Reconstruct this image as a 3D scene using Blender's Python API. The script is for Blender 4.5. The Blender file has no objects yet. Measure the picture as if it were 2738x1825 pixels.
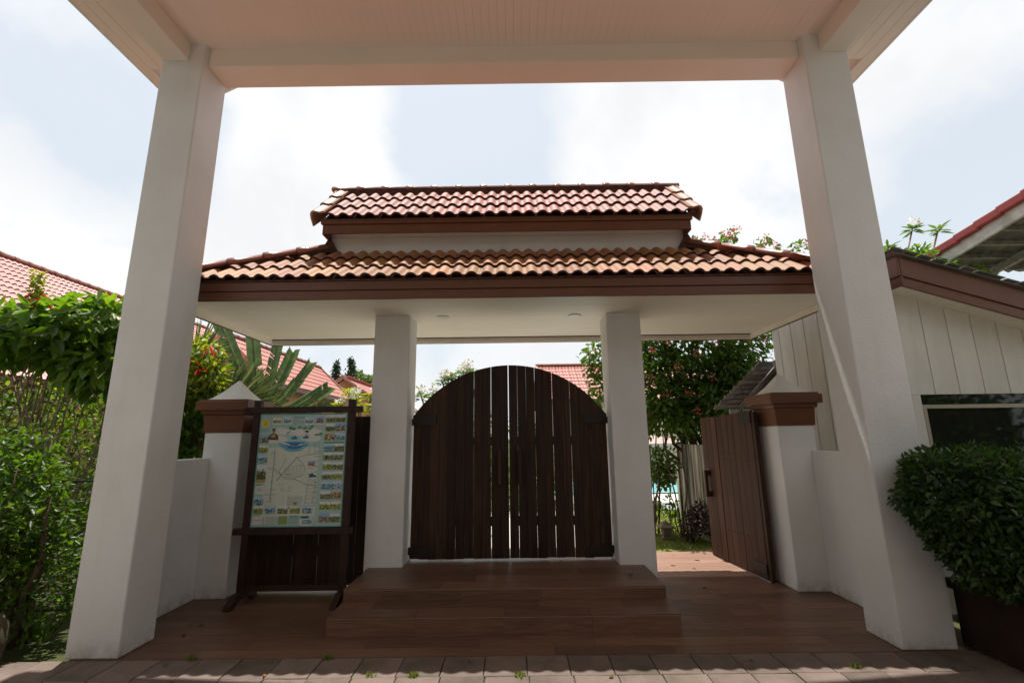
import bpy, bmesh, math, random
import numpy as np
from mathutils import Vector, Matrix, Quaternion

C = bpy.context.scene.collection
SC = bpy.context.scene
R = math.radians
rnd = random.Random(7)

# ------------------------------------------------------------------ camera, sky, sun, exposure
cam_d = bpy.data.cameras.new('camera')
cam = bpy.data.objects.new('camera', cam_d)
C.objects.link(cam)
SC.camera = cam
PITCH, ROLL, YAW = .20526, -.01257, -.00278
_f = Vector((math.sin(YAW) * math.cos(PITCH), math.cos(YAW) * math.cos(PITCH), math.sin(PITCH)))
_r = Vector((math.cos(YAW), -math.sin(YAW), 0))
_u = _r.cross(_f)
_r2 = math.cos(ROLL) * _r + math.sin(ROLL) * _u
_u2 = -math.sin(ROLL) * _r + math.cos(ROLL) * _u
cam.matrix_world = Matrix(((_r2.x, _u2.x, -_f.x, 0), (_r2.y, _u2.y, -_f.y, 0), (_r2.z, _u2.z, -_f.z, 1.6), (0, 0, 0, 1)))
cam_d.sensor_width = 36
cam_d.lens = 36 * 1241.8 / 2738
cam_d.clip_start = .05
cam_d.clip_end = 900

SUN = Vector((-.075, .215, 1)).normalized()
w = bpy.data.worlds.new('World')
SC.world = w
w.use_nodes = True
nt = w.node_tree
nt.nodes.clear()


def wn(t, **k):
    n = nt.nodes.new(t)
    for a, v in k.items():
        setattr(n, a, v)
    return n


def wl(a, b):
    nt.links.new(a, b)


def wmath(op, a, b=None, clamp=False):
    n = wn('ShaderNodeMath', operation=op, use_clamp=clamp)
    for i, v in enumerate((a, b)):
        if v is None:
            continue
        if isinstance(v, (int, float)):
            n.inputs[i].default_value = v
        else:
            wl(v, n.inputs[i])
    return n.outputs[0]


out = wn('ShaderNodeOutputWorld')
bg = wn('ShaderNodeBackground')
bg.inputs['Strength'].default_value = .1
sky = wn('ShaderNodeTexSky', sky_type='NISHITA')
sky.sun_disc = False
sky.sun_elevation = math.asin(SUN.z)
sky.sun_rotation = math.atan2(SUN.x, SUN.y)
sky.air_density = 1.2
sky.dust_density = 2.5
tc = wn('ShaderNodeTexCoord')
noi = wn('ShaderNodeTexNoise')
noi.inputs['Scale'].default_value = 4.2
noi.inputs['Detail'].default_value = 9
noi.inputs['Roughness'].default_value = .58
wl(tc.outputs['Generated'], noi.inputs['Vector'])
noi2 = wn('ShaderNodeTexNoise')
noi2.inputs['Scale'].default_value = 1.3
noi2.inputs['Detail'].default_value = 3
wl(tc.outputs['Generated'], noi2.inputs['Vector'])
# openings in the cloud deck seen in the photograph (direction, angular size)
holes = [((-.02, .83, .56), .17), ((.03, .87, .49), .10), ((-.09, .80, .59), .16), ((.70, .61, .37), .16), ((.66, .66, .28), .12), ((-.62, .65, .44), .20)]
banks = [((.20, .84, .50), .19), ((.34, .79, .51), .20), ((-.33, .81, .48), .20), ((-.38, .75, .53), .18), ((.40, .85, .36), .15), ((-.66, .68, .27), .22)]


def lobes(items, floor):
    r_ = None
    for d, r in items:
        v = wn('ShaderNodeVectorMath', operation='DISTANCE')
        wl(tc.outputs['Generated'], v.inputs[0])
        v.inputs[1].default_value = Vector(d).normalized()
        m = wmath('SUBTRACT', 1.0, wmath('DIVIDE', v.outputs['Value'], r))
        r_ = m if r_ is None else wmath('MAXIMUM', r_, m)
    return wmath('MAXIMUM', r_, floor)


hv = wmath('SUBTRACT', lobes(holes, -.15), wmath('MULTIPLY', lobes(banks, -.15), .8))
ns = wmath('MULTIPLY', wmath('SUBTRACT', noi.outputs['Fac'], .5), 2.4)
ns2 = wmath('MULTIPLY', wmath('SUBTRACT', noi2.outputs['Fac'], .5), 1.2)
open_ = wmath('ADD', wmath('ADD', hv, ns), ns2)
mr = wn('ShaderNodeMapRange', interpolation_type='SMOOTHSTEP')
wl(open_, mr.inputs['Value'])
mr.inputs['From Min'].default_value = -.30
mr.inputs['From Max'].default_value = .40
mr.inputs['To Max'].default_value = .88
# clouds: white with slightly greyer folds
cr = wn('ShaderNodeValToRGB')
cr.color_ramp.elements[0].position = .36
cr.color_ramp.elements[0].color = (.89, .905, .925, 1)
cr.color_ramp.elements[1].position = .56
cr.color_ramp.elements[1].color = (1.0, 1.0, 1.0, 1)
wl(noi.outputs['Fac'], cr.inputs[0])
cs = wn('ShaderNodeMix', data_type='RGBA', blend_type='MULTIPLY')
cs.inputs['Factor'].default_value = 1
wl(cr.outputs[0], cs.inputs['A'])
cs.inputs['B'].default_value = (7.7, 7.7, 7.7, 1)
hz = wn('ShaderNodeMix', data_type='RGBA')
hz.inputs['Factor'].default_value = .72
wl(sky.outputs[0], hz.inputs['A'])
hz.inputs['B'].default_value = (6.4, 6.95, 7.4, 1)
mx = wn('ShaderNodeMix', data_type='RGBA')
wl(mr.outputs[0], mx.inputs['Factor'])
wl(cs.outputs['Result'], mx.inputs['A'])
wl(hz.outputs['Result'], mx.inputs['B'])
wl(mx.outputs['Result'], bg.inputs['Color'])
wl(bg.outputs[0], out.inputs[0])

sl = bpy.data.lights.new('sun', 'SUN')
so = bpy.data.objects.new('sun', sl)
C.objects.link(so)
sl.energy = 4.5
sl.angle = R(.53)
sl.color = (1, .965, .91)
so.rotation_euler = SUN.to_track_quat('Z', 'Y').to_euler()
so.location = (-3, 8, 30)
vs = SC.view_settings
vs.view_transform = 'Standard'
vs.look = 'None'
vs.exposure = .42
vs.gamma = 1
vs.use_curve_mapping = False
SC.render.engine = 'CYCLES'
SC.cycles.max_bounces = 8
SC.cycles.diffuse_bounces = 6
SC.cycles.transparent_max_bounces = 12
SC.cycles.use_denoising = True
SC.cycles.sample_clamp_indirect = 6


# ------------------------------------------------------------------ materials
def mat(name, col, rough=.6, spec=.5, var=None, vscale=3., vdetail=6, bump=0, bscale=40, metal=0, stretch=(1, 1, 1), objrand=0.,
        trans=0, tcol=None, island=None, coat=0, ramp=(.35, .65)):
    """principled material; var = second colour mixed in by noise, objrand = brightness spread per object, island = spread per leaf"""
    m = bpy.data.materials.new(name)
    m.use_nodes = True
    t = m.node_tree
    b = t.nodes['Principled BSDF']
    L = t.links.new
    b.inputs['Roughness'].default_value = rough
    b.inputs['Specular IOR Level'].default_value = spec
    b.inputs['Metallic'].default_value = metal
    if coat:
        b.inputs['Coat Weight'].default_value = coat
        b.inputs['Coat Roughness'].default_value = .2
    rgb = t.nodes.new('ShaderNodeRGB')
    rgb.outputs[0].default_value = (*col, 1)
    c = rgb.outputs[0]
    geo = t.nodes.new('ShaderNodeNewGeometry')
    mp = t.nodes.new('ShaderNodeMapping')
    mp.inputs['Scale'].default_value = stretch
    L(geo.outputs['Position'], mp.inputs['Vector'])
    oi = t.nodes.new('ShaderNodeObjectInfo')
    if objrand or island:
        off = t.nodes.new('ShaderNodeVectorMath')
        off.operation = 'ADD'
        L(mp.outputs[0], off.inputs[0])
        cmb = t.nodes.new('ShaderNodeCombineXYZ')
        mm = t.nodes.new('ShaderNodeMath')
        mm.operation = 'MULTIPLY'
        L(oi.outputs['Random'], mm.inputs[0])
        mm.inputs[1].default_value = 37.
        L(mm.outputs[0], cmb.inputs[0])
        L(mm.outputs[0], cmb.inputs[2])
        L(cmb.outputs[0], off.inputs[1])
        vec = off.outputs[0]
    else:
        vec = mp.outputs[0]
    if var is not None:
        n = t.nodes.new('ShaderNodeTexNoise')
        n.inputs['Scale'].default_value = vscale
        n.inputs['Detail'].default_value = vdetail
        n.inputs['Roughness'].default_value = .62
        L(vec, n.inputs['Vector'])
        mr_ = t.nodes.new('ShaderNodeMapRange')
        mr_.inputs['From Min'].default_value = ramp[0]
        mr_.inputs['From Max'].default_value = ramp[1]
        L(n.outputs['Fac'], mr_.inputs['Value'])
        x = t.nodes.new('ShaderNodeMix')
        x.data_type = 'RGBA'
        L(mr_.outputs[0], x.inputs['Factor'])
        L(c, x.inputs['A'])
        x.inputs['B'].default_value = (*var, 1)
        c = x.outputs['Result']
    if objrand:
        a = t.nodes.new('ShaderNodeMapRange')
        a.inputs['To Min'].default_value = 1 - objrand
        a.inputs['To Max'].default_value = 1 + objrand
        L(oi.outputs['Random'], a.inputs['Value'])
        x = t.nodes.new('ShaderNodeVectorMath')
        x.operation = 'SCALE'
        L(c, x.inputs[0])
        L(a.outputs[0], x.inputs['Scale'])
        c = x.outputs[0]
    if island:
        fr = t.nodes.new('ShaderNodeMath')
        fr.operation = 'ADD'
        L(geo.outputs['Random Per Island'], fr.inputs[0])
        L(oi.outputs['Random'], fr.inputs[1])
        f2 = t.nodes.new('ShaderNodeMath')
        f2.operation = 'FRACT'
        L(fr.outputs[0], f2.inputs[0])
        rp = t.nodes.new('ShaderNodeValToRGB')
        rp.color_ramp.elements.remove(rp.color_ramp.elements[1])
        for i, (p, cc) in enumerate(island):
            e = rp.color_ramp.elements[0] if i == 0 else rp.color_ramp.elements.new(p)
            e.position = p
            e.color = (*cc, 1)
        L(f2.outputs[0], rp.inputs[0])
        c = rp.outputs[0]
    L(c, b.inputs['Base Color'])
    if bump:
        n2 = t.nodes.new('ShaderNodeTexNoise')
        n2.inputs['Scale'].default_value = bscale
        n2.inputs['Detail'].default_value = 5
        L(vec, n2.inputs['Vector'])
        bp = t.nodes.new('ShaderNodeBump')
        bp.inputs['Strength'].default_value = bump
        bp.inputs['Distance'].default_value = .01
        L(n2.outputs['Fac'], bp.inputs['Height'])
        L(bp.outputs[0], b.inputs['Normal'])
    if trans:
        tr = t.nodes.new('ShaderNodeBsdfTranslucent')
        if tcol:
            tm = t.nodes.new('ShaderNodeMix')
            tm.data_type = 'RGBA'
            tm.blend_type = 'MULTIPLY'
            tm.inputs['Factor'].default_value = 1
            L(c, tm.inputs['A'])
            tm.inputs['B'].default_value = (*tcol, 1)
            L(tm.outputs['Result'], tr.inputs['Color'])
        else:
            L(c, tr.inputs['Color'])
        ms = t.nodes.new('ShaderNodeMixShader')
        ms.inputs[0].default_value = trans
        L(b.outputs[0], ms.inputs[1])
        L(tr.outputs[0], ms.inputs[2])
        L(ms.outputs[0], t.nodes['Material Output'].inputs[0])
    return m


def leafmat(name, cols, rough=.42, trans=.35, tcol=(2.2, 2.3, .9)):
    n = len(cols)
    return mat(name, cols[0], rough, .45, island=[(i / max(1, n - 1), c) for i, c in enumerate(cols)], trans=trans, tcol=tcol)


M = {}
M['plaster'] = mat('white_plaster', (.78, .785, .775), .75, .3, var=(.71, .71, .695), vscale=1.3, vdetail=9, bump=.3, bscale=38)
M['ceiling'] = mat('painted_ceiling', (.89, .755, .685), .55, .35, var=(.86, .72, .65), vscale=.9)
M['beam'] = mat('beam_paint', (.86, .785, .71), .6, .3, var=(.82, .74, .67), vscale=1.2)
M['soffit'] = mat('cream_soffit', (.86, .80, .70), .5, .35, var=(.83, .765, .66), vscale=1.2)
M['cornice'] = mat('brown_paint', (.155, .055, .025), .38, .5, var=(.13, .046, .021), vscale=5, bump=.05, bscale=60)
M['tile'] = mat('glazed_roof_tile', (.36, .125, .10), .62, .42, var=(.37, .165, .10), vscale=2.6, vdetail=5, bump=.12, bscale=120, objrand=.2,
                ramp=(.42, .72))
M['tile_moss'] = mat('glazed_roof_tile_stained', (.36, .135, .08), .62, .42, var=(.38, .20, .075), vscale=2.2, vdetail=5, bump=.15, bscale=120, objrand=.22,
                     ramp=(.3, .62))
M['tile_lip_shade'] = mat('shaded_tile_lip', (.085, .028, .026), .7, .3, var=(.05, .02, .02), vscale=20)  # same tile; lip and underside darkened to paint the shade below each course
M['cap'] = mat('ridge_cap_glaze', (.32, .135, .095), .36, .5, var=(.24, .10, .07), vscale=30, bump=.15, bscale=90, objrand=.08)
M['verge'] = mat('weathered_verge_tile', (.42, .27, .18), .5, .4, var=(.30, .14, .09), vscale=9, bump=.3, bscale=60, objrand=.08)
M['tile_far'] = mat('coral_roof_tile', (.50, .22, .18), .5, .4, var=(.43, .175, .14), vscale=1.2, objrand=.06)
M['mortar'] = mat('dark_mortar', (.10, .045, .035), .9, .2, var=(.05, .03, .025), vscale=20, bump=.5, bscale=40)
M['gate'] = mat('dark_stained_wood', (.058, .027, .013), .6, .3, var=(.019, .009, .005), vscale=2.2, vdetail=8, stretch=(14, 14, .8), bump=.35, bscale=9,
                objrand=.38)
M['gate2'] = mat('brown_stained_wood', (.085, .034, .016), .6, .3, var=(.04, .017, .009), vscale=2.2, vdetail=8, stretch=(14, 14, .8), bump=.35, bscale=9,
                 objrand=.22)
M['iron'] = mat('black_iron', (.017, .012, .009), .5, .4, bump=.2, bscale=50)
M['frame'] = mat('board_frame_wood', (.042, .016, .010), .55, .35, var=(.022, .010, .007), vscale=3, stretch=(6, 6, 6), bump=.2, bscale=20)
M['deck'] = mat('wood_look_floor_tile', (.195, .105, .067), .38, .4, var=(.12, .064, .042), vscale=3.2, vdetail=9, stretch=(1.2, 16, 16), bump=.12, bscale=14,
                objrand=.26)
M['deck_sunlit'] = mat('sunlit_floor_tile', (.36, .215, .155), .5, .35, var=(.27, .155, .11), vscale=3.2, vdetail=9, stretch=(1.2, 16, 16), bump=.12, bscale=14, objrand=.12)  # lighter copy of the deck tile; sun patch painted into the colour
M['nosing'] = mat('pale_nosing', (.34, .26, .21), .6, .3)
M['grout'] = mat('dark_grout', (.20, .15, .12), .9, .2)
M['stone'] = mat('pink_paving_stone', (.18, .132, .11), .8, .3, var=(.095, .078, .055), vscale=3.2, vdetail=10, bump=.8, bscale=9, objrand=.2, ramp=(.42, .70))
M['joint'] = mat('sand_joint', (.10, .085, .055), .95, .1, var=(.05, .06, .022), vscale=9, bump=.6, bscale=60)
M['drive'] = mat('driveway_paving', (.50, .43, .38), .85, .2, var=(.43, .37, .33), vscale=1.1, vdetail=10, bump=.4, bscale=20)
M['soil'] = mat('garden_ground', (.075, .062, .036), .95, .1, var=(.065, .085, .028), vscale=1.4, vdetail=10, bump=.6, bscale=14)
M['lawn'] = mat('lawn_ground', (.13, .17, .035), .95, .1, var=(.24, .20, .085), vscale=2.2, vdetail=9, bump=.6, bscale=30)
M['pooldeck'] = mat('pale_pool_deck', (.62, .58, .52), .8, .2, var=(.56, .52, .46), vscale=3)
M['graystep'] = mat('grey_concrete', (.33, .34, .34), .85, .2, var=(.27, .28, .28), vscale=4)
M['water'] = mat('pool_water', (.22, .60, .66), .12, .5, var=(.30, .68, .72), vscale=2.5, bump=.35, bscale=6)
M['siding'] = mat('white_board_paint', (.73, .70, .64), .6, .3, var=(.64, .61, .55), vscale=2.2, stretch=(3, 3, .8), bump=.15, bscale=40, objrand=.05)
M['sidegap'] = mat('board_gap', (.10, .09, .075), .9, .1)
M['glass'] = mat('dark_window_glass', (.012, .014, .012), .04, .5)
M['winframe'] = mat('beige_window_frame', (.42, .36, .28), .5, .4)
M['asbestos'] = mat('weathered_cement_sheet', (.25, .23, .205), .95, .1, var=(.14, .13, .12), vscale=4, bump=.4, bscale=25)
M['greywood'] = mat('grey_timber', (.30, .28, .245), .8, .2, var=(.16, .145, .125), vscale=3, stretch=(4, 4, 4), objrand=.3)
M['whiteboard'] = mat('worn_white_board', (.66, .66, .63), .75, .2, var=(.38, .37, .34), vscale=3.5, vdetail=8)
M['redcap'] = mat('red_verge_cap', (.33, .055, .05), .55, .4, var=(.26, .045, .04), vscale=4, objrand=.06)
M['stained'] = mat('rain_stained_wall', (.66, .61, .51), .85, .2, var=(.075, .06, .04), vscale=1.6, vdetail=8, stretch=(1, 7, .35), bump=.3, bscale=30, ramp=(.36, .60))
M['housewall'] = mat('apricot_wall', (.56, .30, .16), .8, .2, var=(.50, .26, .14), vscale=1)
M['blocker_wall'] = mat('light_blocker_wall', (.40, .34, .29), .8, .2, var=(.34, .29, .25), vscale=2)
M['creamwall'] = mat('cream_wall', (.66, .52, .40), .8, .2)
M['parasol'] = mat('parasol_canvas', (.56, .42, .36), .8, .2, trans=.25)
M['lantern'] = mat('stone_lantern_stone', (.24, .19, .14), .9, .1, var=(.15, .13, .10), vscale=20, bump=.6, bscale=30)
M['boulder'] = mat('mossy_boulder', (.10, .075, .05), .95, .1, var=(.055, .06, .03), vscale=7, bump=.8, bscale=12)
M['bark'] = mat('bark', (.14, .10, .072), .9, .1, var=(.085, .06, .042), vscale=14, bump=.6, bscale=30)
M['twig'] = mat('pale_twig', (.36, .27, .205), .85, .1, var=(.20, .14, .10), vscale=12)
M['post'] = mat('dark_metal_post', (.03, .028, .027), .6, .4)
M['wire'] = mat('galvanised_wire', (.22, .22, .21), .5, .5, metal=.6)
M['planter'] = mat('brown_planter', (.04, .02, .013), .8, .2, var=(.026, .016, .011), vscale=6, bump=.3, bscale=30)
M['chrome'] = mat('lamp_trim', (.70, .68, .64), .3, .5)
M['lens'] = mat('lamp_lens', (.42, .40, .36), .35, .5)
M['litter'] = mat('dry_leaf', (.16, .075, .03), .8, .2, objrand=.3)

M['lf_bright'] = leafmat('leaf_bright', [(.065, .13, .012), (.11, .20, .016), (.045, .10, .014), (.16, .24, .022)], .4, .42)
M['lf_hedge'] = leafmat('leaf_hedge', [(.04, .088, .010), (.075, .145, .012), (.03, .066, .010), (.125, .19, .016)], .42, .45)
M['lf_dark'] = leafmat('leaf_dark', [(.022, .055, .012), (.035, .08, .014), (.016, .042, .011), (.075, .125, .018)], .4, .3)
M['lf_creeper'] = leafmat('leaf_creeper', [(.042, .09, .014), (.07, .135, .016), (.03, .07, .012), (.12, .17, .022)], .5, .45)
M['lf_yellow'] = leafmat('leaf_yellowgreen', [(.16, .21, .015), (.24, .27, .022), (.10, .16, .015), (.30, .29, .03)], .42, .42)
M['lf_mid'] = leafmat('leaf_mid', [(.055, .11, .018), (.09, .155, .022), (.04, .085, .014), (.13, .18, .03)])
M['lf_purple'] = leafmat('leaf_purple', [(.045, .022, .026), (.07, .03, .03), (.03, .02, .02), (.06, .05, .03)], .5, .2, (1.6, 1.2, 1.2))
M['lf_conifer'] = leafmat('leaf_conifer', [(.018, .045, .022), (.03, .06, .026), (.022, .05, .02)], .6, .15)
M['frond'] = leafmat('banana_leaf', [(.075, .125, .07), (.10, .155, .085), (.14, .18, .11)], .45, .3, (1.7, 1.9, .9))
M['fan'] = leafmat('fan_palm_leaf', [(.11, .145, .065), (.18, .205, .11), (.08, .11, .05), (.27, .27, .16)], .45, .25, (1.6, 1.8, .9))
M['bract'] = leafmat('red_bract', [(.42, .012, .02), (.55, .02, .03), (.33, .01, .02)], .55, .35, (1.6, .8, .8))
M['pink'] = leafmat('pink_blossom', [(.55, .12, .09), (.64, .22, .13), (.44, .07, .08), (.66, .30, .20)], .6, .35, (1.3, 1, 1))
M['whitefl'] = leafmat('white_blossom', [(.78, .76, .68), (.82, .80, .76), (.74, .68, .52)], .6, .35, (1, 1, 1))
M['grass'] = leafmat('grass_blade', [(.11, .19, .02), (.16, .22, .03), (.22, .21, .06), (.09, .15, .02)], .6, .35)

def weather(m, col=(.40, .37, .32)):
    t = m.node_tree
    b = t.nodes['Principled BSDF']
    src = b.inputs['Base Color'].links[0].from_socket
    g_ = t.nodes.new('ShaderNodeNewGeometry')

    def nz(scale, st, det, lo, hi):
        mp = t.nodes.new('ShaderNodeMapping')
        mp.inputs['Scale'].default_value = st
        t.links.new(g_.outputs['Position'], mp.inputs['Vector'])
        n = t.nodes.new('ShaderNodeTexNoise')
        n.inputs['Scale'].default_value = scale
        n.inputs['Detail'].default_value = det
        n.inputs['Roughness'].default_value = .65
        t.links.new(mp.outputs[0], n.inputs['Vector'])
        r = t.nodes.new('ShaderNodeMapRange')
        r.inputs['From Min'].default_value = lo
        r.inputs['From Max'].default_value = hi
        t.links.new(n.outputs['Fac'], r.inputs['Value'])
        return r.outputs[0]

    def mt(op, a, c):
        n = t.nodes.new('ShaderNodeMath')
        n.operation = op
        for i, v in enumerate((a, c)):
            if isinstance(v, (int, float)):
                n.inputs[i].default_value = v
            else:
                t.links.new(v, n.inputs[i])
        return n.outputs[0]
    streak = mt('MULTIPLY', nz(2.2, (1.6, 1.6, .22), 7, .50, .80), .16)
    spots = mt('MULTIPLY', nz(26, (1, 1, 1), 2, .70, .80), .25)
    sp = t.nodes.new('ShaderNodeSeparateXYZ')
    t.links.new(g_.outputs['Position'], sp.inputs[0])
    mr_ = t.nodes.new('ShaderNodeMapRange')
    mr_.inputs['From Min'].default_value = .14
    mr_.inputs['From Max'].default_value = .0
    t.links.new(sp.outputs['Z'], mr_.inputs['Value'])
    splash = mt('MULTIPLY', mr_.outputs[0], nz(9, (1, 1, .8), 6, .38, .62))
    f = mt('MAXIMUM', mt('MAXIMUM', streak, spots), mt('MULTIPLY', splash, .75))
    x = t.nodes.new('ShaderNodeMix')
    x.data_type = 'RGBA'
    t.links.new(f, x.inputs['Factor'])
    t.links.new(src, x.inputs['A'])
    x.inputs['B'].default_value = (*col, 1)
    t.links.new(x.outputs['Result'], b.inputs['Base Color'])


weather(M['plaster'])
weather(M['siding'], (.36, .34, .30))

# ------------------------------------------------------------------ building helpers


def quick_mesh(name, V, F):
    """V (n,3), F (m,k): mesh from numpy arrays"""
    V = np.asarray(V, np.float32)
    F = np.asarray(F, np.int32)
    me = bpy.data.meshes.new(name)
    me.vertices.add(len(V))
    me.vertices.foreach_set('co', V.ravel())
    k = F.shape[1]
    me.loops.add(F.size)
    me.loops.foreach_set('vertex_index', F.ravel())
    me.polygons.add(len(F))
    me.polygons.foreach_set('loop_start', np.arange(0, F.size, k, dtype=np.int32))
    me.update(calc_edges=True)
    return me


def link(name, me, m=None, parent=None, loc=None):
    o = bpy.data.objects.new(name, me)
    C.objects.link(o)
    if m is not None and me is not None and len(me.materials) == 0:
        me.materials.append(M[m] if isinstance(m, str) else m)
    if parent is not None:
        o.parent = parent
        o.matrix_parent_inverse = Matrix.Translation(-wloc(parent))
    return o


def wloc(o):
    v = Vector(o.location)
    return v


def tag(o, label=None, cat=None, group=None, kind=None):
    if label:
        o['label'] = label
    if cat:
        o['category'] = cat
    if group:
        o['group'] = group
    if kind:
        o['kind'] = kind
    return o


def thing(name, loc, label, cat, group=None):
    o = bpy.data.objects.new(name, None)
    C.objects.link(o)
    o.location = loc
    o.empty_display_size = .2
    return tag(o, label, cat, group)


class MB:
    def __init__(s):
        s.v = []
        s.f = []

    def add(s, vs, fs):
        n = len(s.v)
        s.v += [tuple(x) for x in vs]
        s.f += [tuple(i + n for i in q) for q in fs]
        return s

    def box(s, x0, x1, y0, y1, z0, z1):
        return s.add([(x0, y0, z0), (x1, y0, z0), (x1, y1, z0), (x0, y1, z0), (x0, y0, z1), (x1, y0, z1), (x1, y1, z1), (x0, y1, z1)],
                     [(0, 3, 2, 1), (4, 5, 6, 7), (0, 1, 5, 4), (1, 2, 6, 5), (2, 3, 7, 6), (3, 0, 4, 7)])

    def loft(s, rings, caps=True):
        """list of equal-length rings of points"""
        n = len(rings[0])
        vs = [p for r in rings for p in r]
        fs = []
        for a in range(len(rings) - 1):
            for i in range(n):
                j = (i + 1) % n
                fs.append((a * n + i, a * n + j, (a + 1) * n + j, (a + 1) * n + i))
        if caps:
            fs.append(tuple(range(n))[::-1])
            fs.append(tuple((len(rings) - 1) * n + i for i in range(n)))
        return s.add(vs, fs)

    def frustum(s, cx, cy, specs):
        """rectangular rings: (z, half x, half y)"""
        return s.loft([[(cx - a, cy - b, z), (cx + a, cy - b, z), (cx + a, cy + b, z), (cx - a, cy + b, z)] for z, a, b in specs])

    def prism(s, poly, axis, a, b):
        """poly of 2d points extruded along axis ('x','y','z') from a to b"""
        def P(p, t):
            return {'x': (t, p[0], p[1]), 'y': (p[0], t, p[1]), 'z': (p[0], p[1], t)}[axis]
        return s.loft([[P(p, a) for p in poly], [P(p, b) for p in poly]])

    def beam(s, p, q, wx, wz, up=(0, 0, 1)):
        p, q = Vector(p), Vector(q)
        d = (q - p).normalized()
        side = d.cross(Vector(up)).normalized() * wx / 2
        u = side.cross(d).normalized() * wz / 2
        return s.loft([[a - side - u, a + side - u, a + side + u, a - side + u] for a in (p, q)])

    def tube(s, pts, rad, n=6):
        pts = [Vector(p) for p in pts]
        if isinstance(rad, (int, float)):
            rad = [rad] * len(pts)
        rings = []
        ref = Vector((.31, .17, .93))
        for i, p in enumerate(pts):
            d = (pts[min(i + 1, len(pts) - 1)] - pts[max(i - 1, 0)])
            d = d.normalized() if d.length > 1e-9 else Vector((0, 0, 1))
            a = d.cross(ref)
            if a.length < .05:
                a = d.cross(Vector((1, 0, 0)))
            a.normalize()
            b = d.cross(a)
            rings.append([p + (a * math.cos(2 * math.pi * k / n) + b * math.sin(2 * math.pi * k / n)) * rad[i] for k in range(n)])
        return s.loft(rings)

    def lathe(s, c, prof, n=20):
        c = Vector(c)
        return s.loft([[c + Vector((math.cos(2 * math.pi * k / n) * r, math.sin(2 * math.pi * k / n) * r, z)) for k in range(n)] for r, z in prof])

    def mesh(s, name='mesh'):
        me = bpy.data.meshes.new(name)
        me.from_pydata(s.v, [], s.f)
        me.validate()
        bm = bmesh.new()
        bm.from_mesh(me)
        bmesh.ops.recalc_face_normals(bm, faces=bm.faces)
        bm.to_mesh(me)
        bm.free()
        return me

    def build(s, name, m, parent=None, smooth=False, bevel=0, seg=2):
        me = s.mesh(name)
        o = link(name, me, m, parent)
        if smooth:
            for p in me.polygons:
                p.use_smooth = True
        if bevel:
            b = o.modifiers.new('bevel', 'BEVEL')
            b.width = bevel
            b.segments = seg
            b.limit_method = 'ANGLE'
            b.angle_limit = R(40)
        return o


def box(name, m, parent, *a, bevel=0):
    return MB().box(*a).build(name, m, parent, bevel=bevel)


def struct(o, label=None):
    o['kind'] = 'structure'
    if label:
        o['label'] = label
    return o


# ------------------------------------------------------------------ leaves
def leaf_geo(P, D, N, L, W, fold=.25, droop=.0, shape=(.28, .72)):
    """arrays: base points P, tip directions D, normals N, lengths L, widths W -> verts, faces (8 verts / 2 faces each)"""
    n = len(P)
    D = D / (np.linalg.norm(D, axis=1, keepdims=True) + 1e-9)
    S = np.cross(D, N)
    S /= (np.linalg.norm(S, axis=1, keepdims=True) + 1e-9)
    U = np.cross(S, D)
    L = np.broadcast_to(np.asarray(L, float).reshape(-1, 1), (n, 1))
    W = np.broadcast_to(np.asarray(W, float).reshape(-1, 1), (n, 1))
    a, b = shape
    V = np.empty((n, 8, 3))
    V[:, 0] = P
    V[:, 4] = P + D * L - U * L * droop
    for q, (t, wd) in enumerate(((a * .6, .36), ((a + b) * .5, .5), (min(.9, b + .06), .30))):
        for sg, k in ((1, 1 + q), (-1, 7 - q)):
            V[:, k] = P + D * L * t + S * W * wd * sg + U * W * fold * wd * 2 - U * L * droop * t * t
    base = np.arange(n)[:, None] * 8
    F = np.concatenate([base + np.array([[0, 1, 2, 3, 4]]), base + np.array([[0, 4, 5, 6, 7]])], 0)
    return V.reshape(-1, 3), F


def unit_leaf(L, W, fold=.25, droop=.12):
    V, F = leaf_geo(np.zeros((1, 3)), np.array([[0, 1., 0]]), np.array([[0, 0, 1.]]), L, W, fold, droop)
    return V, F


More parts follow.
